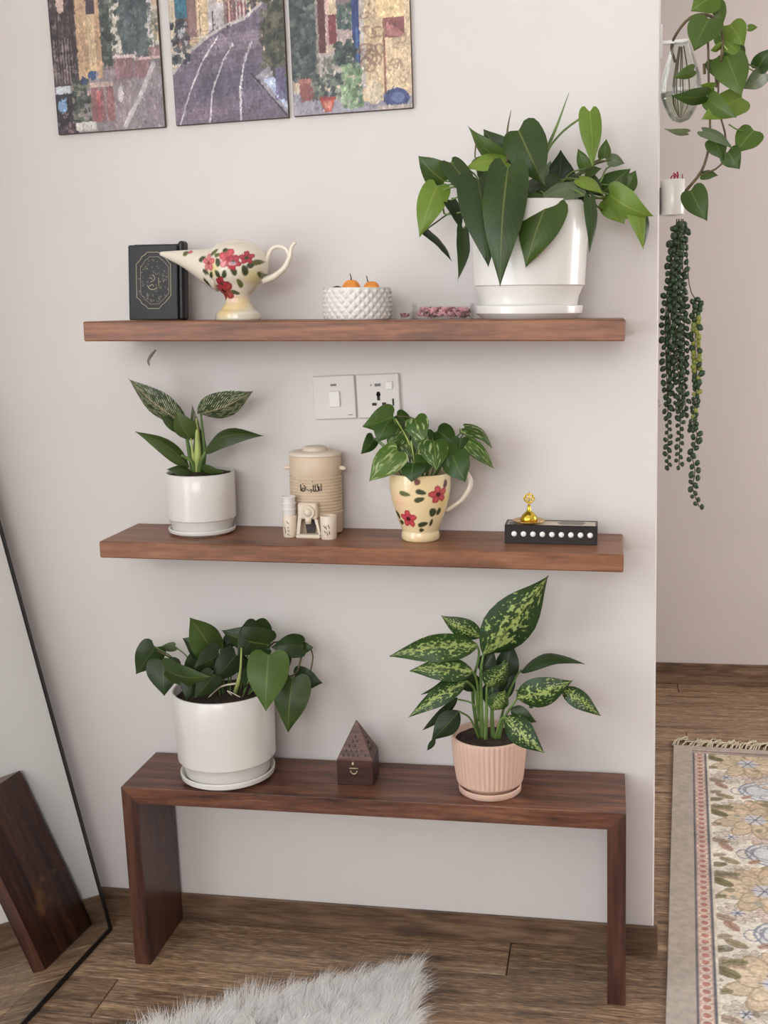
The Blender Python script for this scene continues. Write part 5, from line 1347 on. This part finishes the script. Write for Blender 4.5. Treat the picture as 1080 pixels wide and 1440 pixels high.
PF_ = [(M_VINE, 690, -30, 535, 75, 170, -.02, -.03, -10, .1), (M_VINED, 715, 20, 748, 178, 90, .0, .0, 15), (M_VINED, 655, 125, 555, 345, 205, -.05, -.07, -12, .08), (M_VINE, 800, 165, 895, 312, 152, -.01, -.03, 8), (M_HEARTL, 922, 188, 988, 184, 42, .0, .0, 10, .08), (M_VINED, 985, 462, 1082, 322, 118, .0, -.01, 15), (M_HEARTL, 760, 275, 880, 395, 96, -.02, -.03, 30), (M_HEARTL, 740, 310, 662, 340, 60, -.03, -.04, 40, .1),
       (M_VINED, 775, 380, 880, 645, 210, -.03, -.06, 8, .06), (M_HEARTG, 1040, 490, 880, 600, 130, .01, -.01, 25), (M_VINE, 880, 660, 605, 808, 180, -.02, -.05, -18, .08), (M_VINED, 645, 665, 845, 795, 118, -.04, -.07, -14), (M_VINED, 640, 645, 398, 645, 108, -.05, -.07, 22, .14), (M_VINED, 556, 472, 415, 525, 76, -.06, -.07, 15), (M_VINE, 692, 590, 598, 572, 60, -.05, -.06, 25),
       (M_HEARTG, 512, 895, 355, 868, 50, -.02, -.03, 35), (M_HEARTG, 615, 885, 828, 1012, 78, -.03, -.05, 30, .14), (M_VINE, 960, 880, 835, 1035, 160, -.01, -.03, -10), (M_VINED, 690, 945, 755, 1085, 122, -.02, -.03, 15), (M_VINED, 785, 1025, 865, 1142, 130, -.03, -.04, -10), (M_VINED, 612, 1180, 722, 1185, 70, -.01, -.02, 35, .1), (M_VINED, 535, 1285, 645, 1492, 160, -.02, -.04, -10), (M_VINED, 800, 330, 900, 440, 140, .02, .02, 10), (M_VINED, 700, 400, 760, 560, 130, .01, .0, 15), (M_VINE, 740, 230, 830, 330, 120, .02, .02, 10)]
for r in PF_:
    mat, bx, by, tx, ty, wz_, db, dt = r[:8]; phi = r[8]; bend = r[9] if len(r) > 9 else .1
    leaf(vase, mat, *Z(bx, by, RF, FF), *Z(tx, ty, RF, FF), wz_/FF, YV+db, YV+dt, phi, bend, 'heart')
for P, r, mm in (([(430, 420, 0), (405, 320, 0), (440, 225, -.01), (530, 120, -.02), (640, 100, -.03), (715, 150, -.03), (750, 260, -.03), (740, 420, -.03)], .0028, M_STEMD), ([(640, 120, -.03), (652, 330, -.03), (656, 560, -.03), (665, 850, -.02), (660, 980, -.01), (610, 1150, -.01), (500, 1290, .0)], [.0022, .0022, .0024, .0032], M_STEMD), ([(735, 420, -.03), (720, 620, -.04), (735, 780, -.03), (770, 935, -.02), (740, 1110, -.02), (600, 1185, -.01)], .0018, M_STEMD), ([(760, 180, .0), (850, 250, -.01), (880, 400, -.02), (985, 460, .0)], .0014, M_STEM),
                 ([(750, 300, -.03), (860, 420, -.02), (960, 480, .0)], .0014, M_STEMP), ([(690, 130, -.02), (745, 250, -.02), (735, 450, -.03)], .0022, M_STEMP), ([(690, 430, .01), (705, 500, .01), (710, 590, .01)], .003, M_STEMD), ([(625, 430, .01), (628, 500, .01)], .003, M_STEMD), ([(790, 840, -.02), (840, 870, -.02), (900, 890, -.01)], .0014, M_STEM)):
    stem(vase, [zp(RF, FF, x, y_, YV+d) for x, y_, d in P], r, mm, k=24)

# hanging cup with a string plant growing out of its base
YV = .098
pc = at(945.5, 303, YV); kP = mpp(pc)
hc = thing('hanging_planter', 'small white cup planter with string plant hanging from the wall end', 'plant', (XW, YV, pc[2]))
rc, hc_ = 16.8*kP, at(945.5, 253, YV)[2]-pc[2]
cx = max(pc[0], XW+rc+.001)
part('cup', lathe([(.004, 0+pc[2]), (rc*.92, pc[2]), (rc*.97, pc[2]+.002), (rc, pc[2]+hc_-.001), (rc-.001, pc[2]+hc_), (rc-.003, pc[2]+hc_), (rc-.0035, pc[2]+.006), (.004, pc[2]+.006)], 44, cx, YV), M_POT, hc, True, True)
part('mount', box(XW, XW+.006, YV-.008, YV+.008, pc[2]+.002, pc[2]+hc_*.8, .001), M_GREY, hc, False, True)
rm = []
for pts, r in (([(937.5, 254), (941, 252)], .0010), ([(943, 253), (944.5, 248), (947, 246), (948.5, 250), (946, 253)], .0016), ([(947, 243), (949.5, 246), (949, 254)], .0013), ([(952.5, 241.5), (953.5, 247), (952, 254)], .0017), ([(959.5, 245), (960, 254)], .0011), ([(949.5, 244), (953, 250), (955, 254)], .0012)):
    rm.append(tube([at(u_, v_, YV-rc*.3) for u_, v_ in pts], r, 6))
part('red_flower', joined(rm), M_RED, hc, True, True)
RG, FG = (910, 290), 3.35
strands = [[(140, 60, 0), (128, 150, -.005), (110, 300, -.008), (88, 480, -.008), (85, 640, -.006), (92, 800, -.006), (98, 1000, -.004), (98, 1232, -.004)],
           [(150, 60, 0), (150, 150, -.01), (140, 330, -.012), (135, 520, -.014), (140, 700, -.012), (155, 900, -.01), (155, 1080, -.008), (150, 1232, -.008)],
           [(160, 60, 0), (172, 110, -.004), (168, 260, -.002), (170, 420, .0), (175, 600, .0), (178, 800, .002), (180, 985, .002)],
           [(150, 60, 0), (120, 200, .004), (118, 380, .004), (110, 560, .004), (112, 720, .004), (112, 880, .004)],
           [(160, 80, 0), (150, 260, .008), (160, 440, .006), (152, 620, .004), (160, 800, .004), (135, 960, .004)],
           [(168, 60, .004), (185, 200, .004), (200, 380, .004), (232, 462, .004), (225, 620, .002), (235, 800, .0), (222, 960, .0), (215, 1055, .0)],
           [(215, 1040, .0), (236, 1080, .0), (212, 1160, .0), (225, 1250, .0), (215, 1330, .0), (245, 1415, .0)]]
def bead_mesh():
    v, f = lathe([(0, -1), (.55, -.8), (.9, -.25), (.95, .25), (.6, .75), (0, 1.05)], 8)
    o = mesh_obj('leaf', np.array(v), f, M_PEARL, hc); return o
first = bead_mesh(); proto = first.data; nb = 0
light = proto.copy(); light.materials.clear(); light.materials.append(M_PEARLL)
rg = random.Random(21)
beads = []
for si, S in enumerate(strands):
    P = spline([zp(RG, FG, x, y_, YV+d) for x, y_, d in S], 60)
    part('strand', tube(P[::3]+[P[-1]], .0011, 5), M_STEMD, hc, True, True)
    L_ = sum(np.linalg.norm(P[i+1]-P[i]) for i in range(len(P)-1))
    cnt = int(L_/.0070); cum = np.concatenate([[0], np.cumsum([np.linalg.norm(P[i+1]-P[i]) for i in range(len(P)-1)])])
    s0 = .012 if si < 5 else (.155 if si == 5 else 0)
    for k in range(cnt):
        s_ = s0+(L_-s0)*k/max(1, cnt-1)
        if s_ > L_: break
        p = np.array([np.interp(s_, cum, [q[i] for q in P]) for i in range(3)])
        a = (k % 2)*math.pi+rg.uniform(-1.3, 1.3)
        fade = 1. if s_ < L_*.8 else .8
        r = rg.uniform(.0050, .0072)*fade
        d = np.array([math.cos(a), -.6+rg.uniform(-.6, .9), 0])
        c_ = p+d*(r*1.15)
        beads.append((Vector(c_)-hc.location, (rg.uniform(-.6, .6), rg.uniform(-.6, .6)+math.cos(a)*.7, rg.uniform(0, 3)), r, si == 5 and .45 < s_/L_ < .95 and rg.random() < .55))
rg.shuffle(beads)
rest = []
bv_ = np.array([v_.co[:] for v_ in proto.vertices]); bf_ = [tuple(p.vertices) for p in proto.polygons]
for k, (p, e, r, lt) in enumerate(beads):
    if k < 300:
        o = first if k == 0 else bpy.data.objects.new('leaf', light if lt else proto)
        if k: C.objects.link(o); o.parent = hc
        o.location = p; o.rotation_euler = e; o.scale = (r*.9, r*.9, r*1.15)
    else:
        Mx = np.array(Matrix.LocRotScale(p, __import__('mathutils').Euler(e), Vector((r*.9, r*.9, r*1.15))))
        rest.append((bv_@Mx[:3, :3].T+Mx[:3, 3], bf_))
if rest:
    o = part('small_leaves', joined(rest), M_PEARL, hc); o['kind'] = 'stuff'
# small hook left on the wall end
hk = at(926, 566, .02)
o = mesh_obj('wall_hook', *joined([tube(spline([(XW-.001, .02, hk[2]+.004), (XW+.004, .02, hk[2]+.003), (XW+.006, .02, hk[2]-.003), (XW+.003, .02, hk[2]-.008)], 10), .0012, 6), box(XW, XW+.0015, .015, .025, hk[2]-.004, hk[2]+.008)]), M_STEEL)
tag(o, 'tiny steel hook on the wall end under the hanging planter', 'hook')
